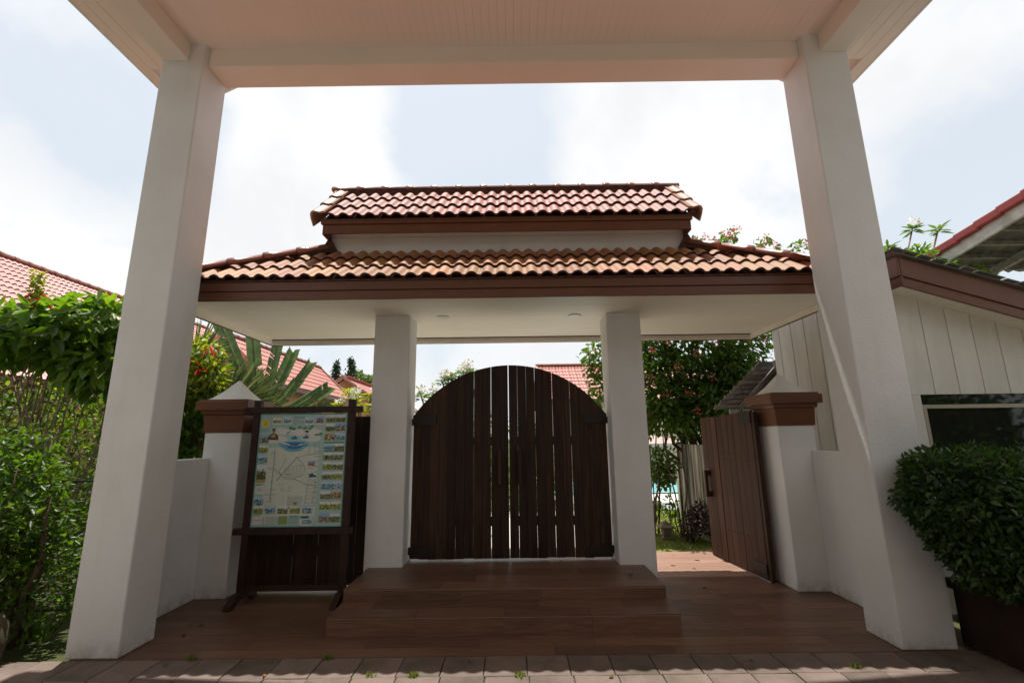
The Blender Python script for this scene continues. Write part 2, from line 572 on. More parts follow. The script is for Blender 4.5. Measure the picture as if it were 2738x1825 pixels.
class Leaves:
    """collects leaf placements, then writes one joined mesh and, for the nearest, single leaf objects"""

    def __init__(s, seed=1):
        s.g = np.random.default_rng(seed)
        s.P, s.D, s.N, s.L, s.W = [], [], [], [], []

    def put(s, P, D, N, L, W):
        s.P.append(P)
        s.D.append(D)
        s.N.append(N)
        s.L.append(np.broadcast_to(L, (len(P),)).copy())
        s.W.append(np.broadcast_to(W, (len(P),)).copy())

    def ell(s, c, r, n, L, W, shell=.45, up=.5, droop=.25, jit=.7, bumpy=.18, lo=-1.0):
        g = s.g
        d = g.normal(size=(n * 2, 3))
        d /= np.linalg.norm(d, axis=1, keepdims=True)
        d = d[d[:, 2] > lo][:n]
        n = len(d)
        rad = (1 - shell) + shell * g.random(n) ** .5
        ph = np.sin(d[:, 0] * 7 + c[0] * 3) * np.cos(d[:, 1] * 6 + c[1]) + np.sin(d[:, 2] * 8 + c[2] * 2)
        rad *= 1 + bumpy * ph * .5
        P = np.array(c) + d * rad[:, None] * np.array(r)
        T = d * .8 + g.normal(size=(n, 3)) * jit + np.array([0, 0, -droop])
        Nn = d * .5 + np.array([0, 0, up]) + g.normal(size=(n, 3)) * .45
        s.put(P, T, Nn, L * (.65 + .7 * g.random(n)), W * (.7 + .6 * g.random(n)))
        return s

    def boxv(s, lo, hi, n, L, W, up=.7, droop=.2, jit=1.):
        g = s.g
        P = np.array(lo) + g.random((n, 3)) * (np.array(hi) - np.array(lo))
        T = g.normal(size=(n, 3)) * jit + np.array([0, 0, -droop])
        Nn = np.array([0, 0, up]) + g.normal(size=(n, 3)) * .5
        s.put(P, T, Nn, L * (.65 + .7 * g.random(n)), W * (.7 + .6 * g.random(n)))
        return s

    def whorl(s, c, n, L, W, tilt=.35, r=.02, axis=(0, 0, 1)):
        g = s.g
        a = np.linspace(0, 2 * np.pi, n, endpoint=False) + g.random() * 6 + g.normal(size=n) * .2
        d = np.stack([np.cos(a), np.sin(a), tilt + g.normal(size=n) * .22], 1)
        P = np.array(c) + d * r
        Nn = np.stack([-np.cos(a) * .4, -np.sin(a) * .4, np.ones(n)], 1)
        s.put(P, d, Nn, L * (.75 + .5 * g.random(n)), W * (.8 + .4 * g.random(n)))
        return s

    def arrays(s):
        return [np.concatenate(x) for x in (s.P, s.D, s.N, s.L, s.W)]

    def build(s, name, m, parent, singles=0, eye=(0, 0, 1.6), stuff=True, fold=.22, droop=.1, single_name='leaf'):
        P, D, N, L, W = s.arrays()
        if singles:
            dist = np.linalg.norm(P - np.array(eye), axis=1) / L
            order = np.argsort(dist)
            pick, rest = order[:singles], order[singles:]
            metas = []
            for q in range(4):
                V, F = unit_leaf(1, .36 + .05 * q, .2 + .06 * q, .06 + .05 * q)
                me = quick_mesh('leaf', V, F)
                me.materials.append(M[m])
                metas.append(me)
            for i in pick:
                d = Vector(D[i]).normalized()
                sd = d.cross(Vector(N[i])).normalized()
                u = sd.cross(d)
                o = link(single_name, metas[int(i) % 4], None, parent)
                k = L[i]
                o.matrix_basis = Matrix(((sd.x * k, d.x * k, u.x * k, P[i][0]), (sd.y * k, d.y * k, u.y * k, P[i][1]), (sd.z * k, d.z * k, u.z * k, P[i][2]),
                                         (0, 0, 0, 1)))
        else:
            rest = np.arange(len(P))
        V, F = leaf_geo(P[rest], D[rest], N[rest], L[rest], W[rest], fold, droop)
        me = quick_mesh(name, V, F)
        o = link(name, me, m, parent)
        if stuff:
            o['kind'] = 'stuff'
        return o


def branches(mb, base, tips, r0, r1, rng, wob=.12, seg=4):
    for t in tips:
        b = Vector(base) + Vector((rng.uniform(-.1, .1), rng.uniform(-.1, .1), 0))
        t = Vector(t)
        pts, rad = [], []
        for i in range(seg + 1):
            k = i / seg
            p = b.lerp(t, k)
            if 0 < i < seg:
                p += Vector((rng.uniform(-wob, wob), rng.uniform(-wob, wob), rng.uniform(-wob, wob) * .5))
            pts.append(p)
            rad.append(r0 + (r1 - r0) * k)
        mb.tube(pts, rad, 5)


# ------------------------------------------------------------------ roof tiles
TW, TE, TL = .30, .32, .40      # tile cover width, exposure up the slope, length


def tile_profile(nper=2, seg=9):
    xs, zs = [], []
    n = nper * seg
    for i in range(n + 1):
        u = i / seg
        q = (u % 1.0)
        k = 0 if q < .11 or q > .89 else math.sin(math.pi * (q - .11) / .78) ** .8
        xs.append(TW * i / n)
        zs.append(.033 * k)
    return xs, zs


def tile_arrays(w=TW, seg=9, ln=TL, lip=.024, raise_=.034, gap=.0012):
    xs, zs = tile_profile(2, seg)
    n = len(xs)
    xs = [gap + x * (w - 2 * gap) / TW for x in xs]
    V, F = [], []
    for y, dz in ((0, raise_), (ln, 0)):
        V += [(x, y, z + dz) for x, z in zip(xs, zs)]
    V += [(x, 0, z + raise_) for x, z in zip(xs, zs)]
    V += [(x, .001, z + raise_ - lip) for x, z in zip(xs, zs)]
    V += [(x, .06, z + raise_ - lip - .004) for x, z in zip(xs, zs)]
    for i in range(n - 1):
        F.append((i, i + 1, n + i + 1, n + i))
        F.append((3 * n + i, 3 * n + i + 1, 2 * n + i + 1, 2 * n + i))
        F.append((4 * n + i, 4 * n + i + 1, 3 * n + i + 1, 3 * n + i))
    return np.array(V), np.array(F)


def basis(o, U, V, N):
    U, V, N = Vector(U).normalized(), Vector(V).normalized(), Vector(N).normalized()
    return Matrix(((U.x, V.x, N.x, o[0]), (U.y, V.y, N.y, o[1]), (U.z, V.z, N.z, o[2]), (0, 0, 0, 1)))


_tile_me = {}


def tile_mesh(m):
    if m not in _tile_me:
        V, F = tile_arrays()
        me = quick_mesh('roof_tile', V, F)
        me.materials.append(M[m])
        me.materials.append(M['tile_lip_shade'])
        me.polygons.foreach_set('use_smooth', np.array([f % 3 == 0 for f in range(len(F))]))
        me.polygons.foreach_set('material_index', np.array([0 if f % 3 == 0 else 1 for f in range(len(F))], np.int32))
        _tile_me[m] = me
    return _tile_me[m]


def tile_parts(parent, O, U, V, cols, rows, m, cut=None, skew=0, jit=.004):
    """single tile objects on a slope; cut = list of (point, normal): keep the side the normal points to"""
    N = Vector(U).cross(Vector(V)).normalized()
    me = tile_mesh(m)
    for r in range(rows):
        for c in range(cols):
            p = Vector(O) + Vector(U) * (c * TW) + Vector(V) * (r * TE)
            mx_ = basis(p + Vector(V) * rnd.uniform(-jit, jit) + N * rnd.uniform(-.002, .002), U, V, N)
            mx_ = mx_ @ Matrix.Rotation(rnd.uniform(-.007, .007), 4, 'Z') @ Matrix.Rotation(rnd.uniform(-.006, .006), 4, 'X')
            use = me
            if cut:
                cor = [mx_ @ Vector(q) for q in ((0, 0, 0), (TW, 0, 0), (0, TL, 0), (TW, TL, 0))]
                side = [[(q - Vector(cp)).dot(Vector(cn)) for q in cor] for cp, cn in cut]
                if any(max(s_) <= 0.02 for s_ in side):
                    continue
                if any(min(s_) < 0 for s_ in side):
                    bm = bmesh.new()
                    bm.from_mesh(me)
                    inv = mx_.inverted()
                    for (cp, cn), s_ in zip(cut, side):
                        if min(s_) < 0:
                            bmesh.ops.bisect_plane(bm, geom=bm.verts[:] + bm.edges[:] + bm.faces[:], plane_co=inv @ Vector(cp),
                                                   plane_no=inv.to_3x3() @ Vector(cn), clear_inner=True)
                    if len(bm.faces) < 3:
                        bm.free()
                        continue
                    use = bpy.data.meshes.new('roof_tile')
                    bm.to_mesh(use)
                    bm.free()
                    use.materials.append(M[m])
                    use.materials.append(M['tile_lip_shade'])
            o = link('roof_tile', use, None, parent)
            o.matrix_basis = mx_


def tile_field(name, parent, O, U, V, cols, rows, m, seg=4, skip=None):
    """the same tiles joined into one mesh, for slopes too far or too hidden to pick apart"""
    N = Vector(U).cross(Vector(V)).normalized()
    A, F = tile_arrays(seg=seg)
    F = F[np.arange(len(F)) % 3 != 2]
    B = np.array([list(Vector(U).normalized()), list(Vector(V).normalized()), list(N)])
    W3 = A @ B
    Vs, Fs, k = [], [], 0
    for r in range(rows):
        for c in range(cols):
            if skip and skip(c, r):
                continue
            Vs.append(W3 + np.array(Vector(O) + Vector(U) * (c * TW) + Vector(V) * (r * TE)))
            Fs.append(F + k)
            k += len(A)
    me = quick_mesh(name, np.concatenate(Vs), np.concatenate(Fs))
    o = link(name, me, m, parent)
    o['kind'] = 'stuff'
    return o


def cap_mesh(r=.058, ln=.33, collar=.013, n=9):
    """half-round ridge cap along +Y with a rounded collar at its start"""
    mb = MB()
    rings = []
    for y, rr in ((-.02, r * .9), (-.02, r + collar * .8), (.01, r + collar), (.05, r + collar), (.075, r + collar * .3), (.08, r), (ln, r * .97)):
        rings.append([(math.cos(math.pi * (k / (n - 1)) * 1.16 - .08 * math.pi) * rr, y, math.sin(math.pi * (k / (n - 1)) * 1.16 - .08 * math.pi) * rr) for k in range(n)])
    mb.loft(rings)
    me = mb.mesh('ridge_cap')
    for p in me.polygons:
        p.use_smooth = len(p.vertices) == 4
    me.materials.append(M['cap'])
    return me


def cap_row(parent, a, b, name='ridge_cap', step=.315, first=0., r=.058):
    a, b = Vector(a), Vector(b)
    d = (b - a).normalized()
    side = d.cross(Vector((0, 0, 1))).normalized()
    up = side.cross(d)
    me = cap_mesh(r)
    n = int((b - a).length / step + .5)
    for i in range(n):
        o = link(name, me, None, parent)
        o.matrix_basis = basis(a + d * (first + i * (b - a).length / n) + up * rnd.uniform(-.003, .003), side, d, up)


# ================================================================== SETTING: ground, drive, deck
ground = struct(box('ground', 'soil', None, -250, 250, -60, 400, -.5, -.06))
lawn = struct(box('lawn', 'lawn', None, 1.76, 8, 7.09, 10.98, -.2, -.02))
drive = struct(box('driveway', 'drive', None, -7.2, 7.2, -14, 3.0, -.3, -.012))
road = struct(box('road', 'drive', None, -200, 200, -26, -14.02, -.3, -.03))
bed = struct(box('paving_bed', 'joint', None, -4.3, 4.45, 3.002, 3.905, -.3, -.014))
st_me = []
for q in range(3):
    mb = MB()
    z0, z1 = -.03, .0
    e = .004
    rr_ = random.Random(q)
    pts = [(-.149, -.149), (0, -.1495 + rr_.uniform(-.002, .002)), (.149, -.149), (.1495, 0), (.149, .149), (0, .1495), (-.149, .149), (-.1495, rr_.uniform(-.01, .01))]
    mb.loft([[(x, y, z0) for x, y in pts], [(x, y, z1 - e) for x, y in pts], [(x * .975, y * .975, z1 + rr_.uniform(-.001, .001)) for x, y in pts]])
    me = mb.mesh('paving_stone')
    me.materials.append(M['stone'])
    st_me.append(me)
for j in range(3):
    for i in range(28):
        x = -4.05 + i * .305
        if x > 4.3:
            continue
        o = link('paving_stone', st_me[(i * 7 + j * 3) % 3], None, bed)
        o.location = (x + (.0 if j % 2 == 0 else .012), 3.752 - j * .302, rnd.uniform(-.004, .001))
        o.rotation_euler = (rnd.uniform(-.006, .006), rnd.uniform(-.006, .006), rnd.choice((0, math.pi / 2, math.pi)) + rnd.uniform(-.012, .012))

deck = struct(box('deck_floor', 'grout', None, -3.40, 3.40, 3.908, 7.06, -.3, -.0035))
PW, PL_ = .152, .92
pm = MB().box(0, PL_ - .002, 0, PW - .0015, -.02, 0).mesh('floor_plank')
pm.materials.append(M['deck'])
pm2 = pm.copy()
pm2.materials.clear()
pm2.materials.append(M['deck_sunlit'])
for j in range(21):
    y = 3.909 + j * .15
    for i in range(-1, 8):
        x = -3.395 + (i * PL_ + (j * .37) % 1 * PL_)
        if x + PL_ < -3.39 or x > 3.39:
            continue
        if y > 5.0 and -1.55 < x and x + PL_ < 1.33:
            continue
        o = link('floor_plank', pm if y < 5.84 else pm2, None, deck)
        x0, x1 = max(x, -3.395), min(x + PL_, 3.395)
        o.location = (x0, y, 0)
        o.scale = ((x1 - x0) / PL_, .985, 1)

# pale path inside the gates
path = struct(box('garden_path', 'pooldeck', None, -3.2, 1.75, 7.09, 10.97, -.2, -.008))
box('path_slab', 'pooldeck', path, -3.2, -1.66, 5.62, 7.055, .0015, .006)
box('path_slab', 'pooldeck', path, -1.56, 1.34, 5.80, 6.255, .2625, .267)
box('path_slab', 'pooldeck', path, -1.56, 1.34, 6.30, 7.055, .0015, .006)

# ------------------------------------------------------------------ broad steps up to the gate
SX0, SX1 = -1.59, 1.37
Z1, Z2 = .154, .262
steps = thing('entrance_steps', (-.1, 4.26, 0), 'low brown wood-look steps leading up to the arched double gate', 'steps')
box('step_core', 'grout', steps, SX0 + .012, SX1 - .012, 4.275, 6.25, .0, Z1 - .012)
box('step_core', 'grout', steps, SX0 + .012, SX1 - .012, 4.65, 6.25, Z1 - .012, Z2 - .012)
for zt, y0, y1, nrow in ((Z1, 4.258, 4.66, 2), (Z2, 4.632, 6.26, 8)):
    zb = 0.001 if zt == Z1 else Z1 + .001
    w_ = (SX1 - SX0) / 4
    for i in range(-1, 4):
        a = max(SX0, SX0 + i * w_ + (.0 if zt == Z1 else .35))
        b = min(SX1, SX0 + (i + 1) * w_ + (.0 if zt == Z1 else .35))
        if b - a > .02:
            box('riser_tile', 'deck', steps, a + .001, b - .001, y0 + .004, y0 + .016, zb, zt - .0115)
    box('nosing_strip', 'nosing', steps, SX0 + .002, SX1 - .002, y0 + .0005, y0 + .0035, zt - .014, zt - .0112)
    d_ = (y1 - y0) / nrow
    for r in range(nrow):
        for i in range(-1, 4):
            off = (r * .41 + (0 if zt == Z1 else .2)) % 1 * w_
            a = max(SX0, SX0 + i * w_ + off)
            b = min(SX1, SX0 + (i + 1) * w_ + off)
            if b - a > .02:
                box('tread_tile', 'deck', steps, a + .0015, b - .0015, y0 + r * d_ + .0015, y0 + (r + 1) * d_ - .0015, zt - .011, zt)
    for sx in (0, 1):
        xa = SX0 - .001 if sx == 0 else SX1 - .011
        box('side_tile', 'deck', steps, xa, xa + .012, y0 + .017, 6.24, zb, zt - .0115)

# ================================================================== ENTRANCE CANOPY (over the camera)
can = thing('entrance_canopy', (0, 2, 0), 'white entrance canopy with square columns and boarded ceiling over the paving', 'canopy')
YB = -2.5
ZC = 5.485
for x0, x1 in ((-3.436, -3.028), (2.900, 3.328)):
    box('column', 'plaster', can, x0, x1, 3.914, 4.285, 0, ZC + .1, bevel=.012)
box('front_beam', 'beam', can, -3.028, 2.900, 3.985, 4.278, 5.283, ZC + .35, bevel=.006)
for x0, x1, nm in ((-3.42, -3.17, 0), (3.06, 3.312, 1)):
    box('side_beam', 'beam', can, x0, x1, YB, 3.915, 5.287, ZC + .35, bevel=.006)
box('rear_beam', 'plaster', can, -3.17, 3.06, YB, YB + .29, 5.28, ZC + .35)
for x0, x1 in ((-3.43, -3.03), (2.9, 3.32)):
    box('rear_column', 'plaster', can, x0, x1, YB - .005, YB + .4, -.01, 5.279)
x = -3.17
cb = MB().box(0, .0752, YB + .29, 3.984, ZC, ZC + .02).mesh('ceiling_board')
cb.materials.append(M['ceiling'])
while x < 3.06:
    o = link('ceiling_board', cb, None, can)
    wd = min(.0765, 3.06 - x)
    o.location = (x, 0, rnd.uniform(0, .0015))
    o.scale = (wd / .0765, 1, 1)
    x += .0765
box('ceiling_backing', 'sidegap', can, -3.2, 3.1, YB + .2, 4.1, ZC + .024, ZC + .03)
# gable roof, ridge along Y, eaves left and right
ZE, XE, YF = 5.60, 3.94, 4.915
SL = .54
for s in (-1, 1):
    xo, xi = s * XE - .03, -.03
    poly = [(xo, ZE), (xo, ZE + .10), (xi, ZE + .10 + XE * SL), (xi, ZE + XE * SL)]
    MB().prism(poly, 'y', YB - .5, YF).build('roof_slope', 'tile_far', can)
    MB().prism([(xo, ZE - .014), (xo, ZE - .002), (xi, ZE - .002 + XE * SL), (xi, ZE - .014 + XE * SL)], 'y', YB - .5, YF - .002).build('verge_soffit', 'beam', can)
    MB().prism([(xo, ZE - .07), (xo, ZE + .02), (xi, ZE + .02 + XE * SL), (xi, ZE - .09 + XE * SL)], 'y', YF + .002, YF + .03).build('barge_board', 'plaster', can)
    box('eave_fascia', 'plaster', can, *sorted((s * (XE + .002) - .03, s * (XE + .028) - .03)), YB - .5, YF, ZE - .07, ZE + .11)
    for k in range(5):
        a = 3.35 + k * .119
        xa, xb = sorted((s * a - (.03 if s > 0 else .05), s * (a + .115) - (.03 if s > 0 else .05)))
        box('eave_board', 'beam', can, xa, xb, YB - .4, 4.28 if k < 4 else YF - .02, ZE - .066, ZE - .05)
MB().prism([(-3.4, 5.84), (3.3, 5.84), (.0, 7.5)], 'y', 4.05, 4.2).build('gable_wall', 'plaster', can)
# unseen wall added behind the camera to block rear sky light
blk = struct(box('rear_light_blocker', 'blocker_wall', None, -13, 13, -5.5, -5.2, -.1, 5.6))
box('blocker_door', 'gate', blk, -1.6, 1.6, -5.199, -5.15, 0, 2.5)
for xa in (-6.0, 2.6):
    box('blocker_window', 'glass', blk, xa, xa + 3.2, -5.199, -5.16, .9, 2.5)

# ================================================================== GATEHOUSE
gh = thing('gatehouse', (-.06, 5.55, 0), 'gatehouse with two-tier red tiled roof on two white square pillars', 'gatehouse')
for x0, x1 in ((-1.640, -1.222), (1.106, 1.510)):
    box('pillar', 'plaster', gh, x0, x1, 5.355, 5.755, 0, 3.05, bevel=.010)
ZS = 3.048
XL, XR = -3.575, 3.505
YFR, YRR = 4.43, 6.70
# soffit boards running along X
sb = MB().box(XL + .03, XR - .03, 0, .0735, ZS, ZS + .015).mesh('soffit_board')
sb.materials.append(M['soffit'])
y = YFR + .04
while y < YRR - .1:
    o = link('soffit_board', sb, None, gh)
    o.location = (0, y, rnd.uniform(0, .001))
    y += .0762
box('soffit_backing', 'sidegap', gh, XL + .03, XR - .03, YFR + .03, YRR - .03, ZS + .018, ZS + .028)
for a in ((XL + .028, XL + .05, YFR + .03, YRR - .028), (XR - .05, XR - .028, YFR + .03, YRR - .028), (XL + .05, XR - .05, YRR - .05, YRR - .028)):
    box('soffit_trim', 'soffit', gh, *a, 2.978, ZS - .001)
# fascia: two stepped boards all round
for (x0, x1, y0, y1) in ((XL, XR, YFR, YFR + .025), (XL, XR, YRR - .026, YRR), (XL, XL + .026, YFR + .026, YRR - .027), (XR - .026, XR, YFR + .026, YRR - .027)):
    box('fascia_board', 'cornice', gh, x0, x1, y0, y1, 2.972, 3.064, bevel=.004)
for (x0, x1, y0, y1) in ((XL - .016, XR + .016, YFR - .016, YFR + .025), (XL - .016, XR + .016, YRR - .026, YRR + .016), (XL - .016, XL + .026, YFR + .026, YRR - .027),
                         (XR - .026, XR + .016, YFR + .026, YRR - .027)):
    box('fascia_moulding', 'cornice', gh, x0, x1, y0, y1, 3.067, 3.185, bevel=.006)
# lower hipped roof
A37 = R(37)
YE, ZE0 = 4.375, 3.163
V37 = Vector((0, math.cos(A37), math.sin(A37)))
YW, XWL, XWR = 5.13, -2.14, 2.05
ZW = ZE0 + (YW - YE) * math.tan(A37)
EXL, EXR = -3.63, 3.565
hipR = (Vector((EXR, YE, ZE0)), Vector((XWR, YW, ZW)))
hipL = (Vector((EXL, YE, ZE0)), Vector((XWL, YW, ZW)))
dR = hipR[1] - hipR[0]
dL = hipL[1] - hipL[0]
nR = Vector((-dR.y, dR.x, 0))
nR = nR if nR.dot(Vector((-1, 0, 0))) > 0 else -nR
nL = Vector((-dL.y, dL.x, 0))
nL = nL if nL.dot(Vector((1, 0, 0))) > 0 else -nL
tile_parts(gh, (EXL, YE, ZE0), (1, 0, 0), V37, 24, 3, 'tile_moss', cut=[(hipR[0] + nR.normalized() * .05, nR), (hipL[0] + nL.normalized() * .05, nL)])
yB_, yBe = 2 * 5.54 - YW, YRR + .055
und = MB()
P8 = [(EXL + .03, YE + .03, ZE0 - .008), (EXR - .03, YE + .03, ZE0 - .008), (EXR - .03, yBe - .03, ZE0 - .008), (EXL + .03, yBe - .03, ZE0 - .008),
      (XWL, YW, ZW - .012), (XWR, YW, ZW - .012), (XWR, yB_, ZW - .012), (XWL, yB_, ZW - .012)]
und.add(P8, [(0, 1, 5, 4), (1, 2, 6, 5), (2, 3, 7, 6), (3, 0, 4, 7), (0, 3, 2, 1)])
und.build('roof_underlay', 'mortar', gh)
tile_field('rear_tiles', gh, (EXR - 1.2, yBe, ZE0), (-1, 0, 0), (0, -math.cos(A37), math.sin(A37)), 16, 3, 'tile')
# side slopes, one joined field of tile each
for s, xe, xw in ((-1, EXL, XWL), (1, EXR, XWR)):
    run = abs(xe - xw)
    sl_ = math.atan2(ZW - ZE0, run)
    Vd = Vector((-s * math.cos(sl_), 0, math.sin(sl_)))
    Ud = Vector((0, s, 0))
    y0 = YE + .1 if s > 0 else yBe - .1
    n_ = 8
    tile_field('side_tiles', gh, (xe, y0, ZE0), Ud, Vd, 7, 5, 'tile', skip=lambda c, r: not (r * TE * .52 - .25 < c * TW < 2.1 - r * TE * .52 - .1))
up_ = .052
cap_row(gh, hipR[0] + Vector((-.03, .015, up_)), hipR[1] + Vector((0, 0, up_ + .04)), 'hip_cap', .345)
cap_row(gh, hipL[0] + Vector((.03, .015, up_)), hipL[1] + Vector((0, 0, up_ + .04)), 'hip_cap', .345)
for a, b in (hipL, hipR):
    MB().beam(a + Vector((0, .01, .035)), b + Vector((0, 0, .06)), .085, .07).build('hip_mortar', 'mortar', gh)
    MB().add([(b.x + q[0], b.y + q[1] - .01, b.z + q[2]) for q in ((-.10, -.04, .02), (.10, -.04, .02), (.0, -.05, .20), (-.12, .06, 0), (.12, .06, 0), (0, .05, .2))],
             [(0, 1, 2), (1, 4, 5, 2), (4, 3, 5), (3, 0, 2, 5), (0, 3, 4, 1)]).build('flashing_mortar', 'mortar', gh)
# clerestory wall with one board joint
box('upper_wall', 'plaster', gh, XWL, XWR, YW, yB_, ZW - .25, 3.947, bevel=.004)
box('upper_wall_board', 'plaster', gh, XWL, XWR, YW + .003, yB_ - .003, 3.951, 4.13)
# upper roof
A44 = R(44)
YU, ZU, YC = 4.85, 4.058, 5.54
UXL, UXR = -2.125, 2.01
V44 = Vector((0, math.cos(A44), math.sin(A44)))
for y0, y1 in ((4.905, 4.93), (2 * YC - 4.93, 2 * YC - 4.905)):
    box('fascia_board', 'cornice', gh, -2.155, 2.036, y0, y1, 3.898, 4.006, bevel=.006)
for y0, y1 in ((4.885, 4.93), (2 * YC - 4.93, 2 * YC - 4.885)):
    box('fascia_moulding', 'cornice', gh, -2.175, 2.056, y0, y1, 4.009, 4.075, bevel=.008)
box('eave_lining', 'soffit', gh, -2.15, 2.03, 4.931, 2 * YC - 4.931, 4.012, 4.03)
for x0, x1 in ((-2.165, -2.141), (2.024, 2.046)):
    MB().prism([(4.93, 3.90), (2 * YC - 4.93, 3.90), (2 * YC - 4.93, 4.07), (YC, 4.70), (4.93, 4.07)], 'x', x0, x1).build('gable_board', 'cornice', gh)
tile_parts(gh, (UXL, YU, ZU), (1, 0, 0), V44, 14, 3, 'tile')
tile_field('rear_tiles', gh, (UXR + .06, 2 * YC - YU, ZU), (-1, 0, 0), (0, -math.cos(A44), math.sin(A44)), 14, 3, 'tile')
ZRg = ZU + (YC - YU) * math.tan(A44)
MB().prism([(YU + .04, ZU + .0), (YC, ZRg - .02), (2 * YC - YU - .04, ZU)], 'x', UXL, UXR + .02).build('roof_underlay', 'mortar', gh)
box('ridge_mortar', 'mortar', gh, UXL, UXR + .02, YC - .06, YC + .06, ZRg - .06, ZRg + .06)
cap_row(gh, (-2.31, YC, ZRg + .062), (2.17, YC, ZRg + .062), 'ridge_cap', .318, r=.050)
# verge caps stepping down both gable ends
for s in (-1, 1):
    xo = -2.268 if s < 0 else 2.146
    prof = [(-.165, .030), (-.165, .052), (-.11, .046), (-.055, .060), (-.02, .052), (0, .02), (.004, -.03), (0.0, -.12), (-.014, -.12), (-.014, -.02), (-.03, .03), (-.06, .04), (-.11, .026)]
    mb = MB()
    mb.loft([[(q[0] * s, 0, q[1] + .028) for q in prof], [(q[0] * s, .40, q[1]) for q in prof]])
    me = mb.mesh('verge_cap')
    me.materials.append(M['verge'])
    for k in range(3):
        for fb in (0, 1):
            o = link('verge_cap', me, None, gh)
            if fb == 0:
                o.matrix_basis = basis(Vector((xo, YU - .01, ZU)) + V44 * (k * TE), (1, 0, 0), V44, Vector((1, 0, 0)).cross(V44))
            else:
                Vb = Vector((0, -math.cos(A44), math.sin(A44)))
                mm_ = basis(Vector((xo, 2 * YC - YU + .01, ZU)) + Vb * (k * TE), (1, 0, 0), Vb, -(Vector((1, 0, 0)).cross(Vb)))
                o.matrix_basis = mm_
# recessed lamps in the soffit
for x, y in ((-.845, 5.44), (.748, 5.455)):
    r_ = MB().lathe((x, y, ZS - .010), [(.056, .0095), (.070, .0095), (.078, .004), (.070, 0), (.058, .003)], 24).build('lamp_ring', 'chrome', gh, smooth=True)
    MB().lathe((x, y, ZS - .002), [(.001, -.004), (.04, -.003), (.0555, .0015), (.001, .0016)], 24).build('lamp_lens', 'lens', gh, smooth=True)

# ------------------------------------------------------------------ boundary piers and low walls
for nm, x0, x1, y0, y1, lab in (('gate_pier', -3.445, -3.033, 5.25, 5.66, 'white gate pier with brown moulded cap, behind the map board'),
                                ('gate_pier', 2.930, 3.335, 5.27, 5.70, 'white gate pier with brown moulded cap, beside the open wooden gate')):
    t = thing(nm, ((x0 + x1) / 2, (y0 + y1) / 2, 0), lab, 'gate pier', 'white piers either side of the gatehouse')
    cx, cy, a, b = (x0 + x1) / 2, (y0 + y1) / 2, (x1 - x0) / 2, (y1 - y0) / 2
    box('shaft', 'plaster', t, x0, x1, y0, y1, 0, 1.703, bevel=.010)
    MB().frustum(cx, cy, [(1.703, a + .012, b + .012), (1.895, a + .022, b + .022)]).build('frieze', 'cornice', t, bevel=.004)
    MB().frustum(cx, cy, [(1.896, a + .035, b + .035), (1.912, a + .045, b + .045), (1.945, a + .045, b + .045), (1.946, a + .085, b + .085), (2.045, a + .085, b + .085),
                          (2.046, a + .060, b + .060), (2.066, a + .060, b + .060)]).build('cap_moulding', 'cornice', t, bevel=.003)
    MB().frustum(cx, cy, [(2.067, a + .015, b + .015), (2.085, a - .02, b - .02), (2.16, a * .55, b * .55), (2.305, .006, .006)]).build('cap_pyramid', 'plaster', t)
for x0, x1, y0, y1, lab in ((-3.51, -3.357, 4.285, 5.25, 'low white wall joining the left canopy column to the pier behind the map board'),
                            (3.262, 3.41, 4.285, 5.27, 'low white wall joining the right canopy column to the pier by the open gate')):
    tag(box('low_wall', 'plaster', None, x0, x1, y0 + .001, y1 - .001, 0, 1.428, bevel=.008), lab, 'wall', 'low walls beside the piers')


# ================================================================== WOODEN GATES
def plank(name, parent, x0, x1, zb, ztop, y0, y1, m, n=3, lean=0.0):
    """vertical plank whose top follows ztop(x)"""
    poly = [(x0 - lean, zb), (x1 - lean, zb)]
    for i in range(n, -1, -1):
        x = x0 + (x1 - x0) * i / n
        poly.append((x + lean, ztop(x)))
    return MB().prism(poly, 'y', y0, y1).build(name, m, parent, bevel=.0025, seg=1)


GX0, GX1, GXC = -1.196, 1.088, -.068
GR, GZC = 1.396, 2.472 - 1.396


def arch(x):
    d = x - (-.055)
    return GZC + math.sqrt(max(.01, GR * GR - d * d))


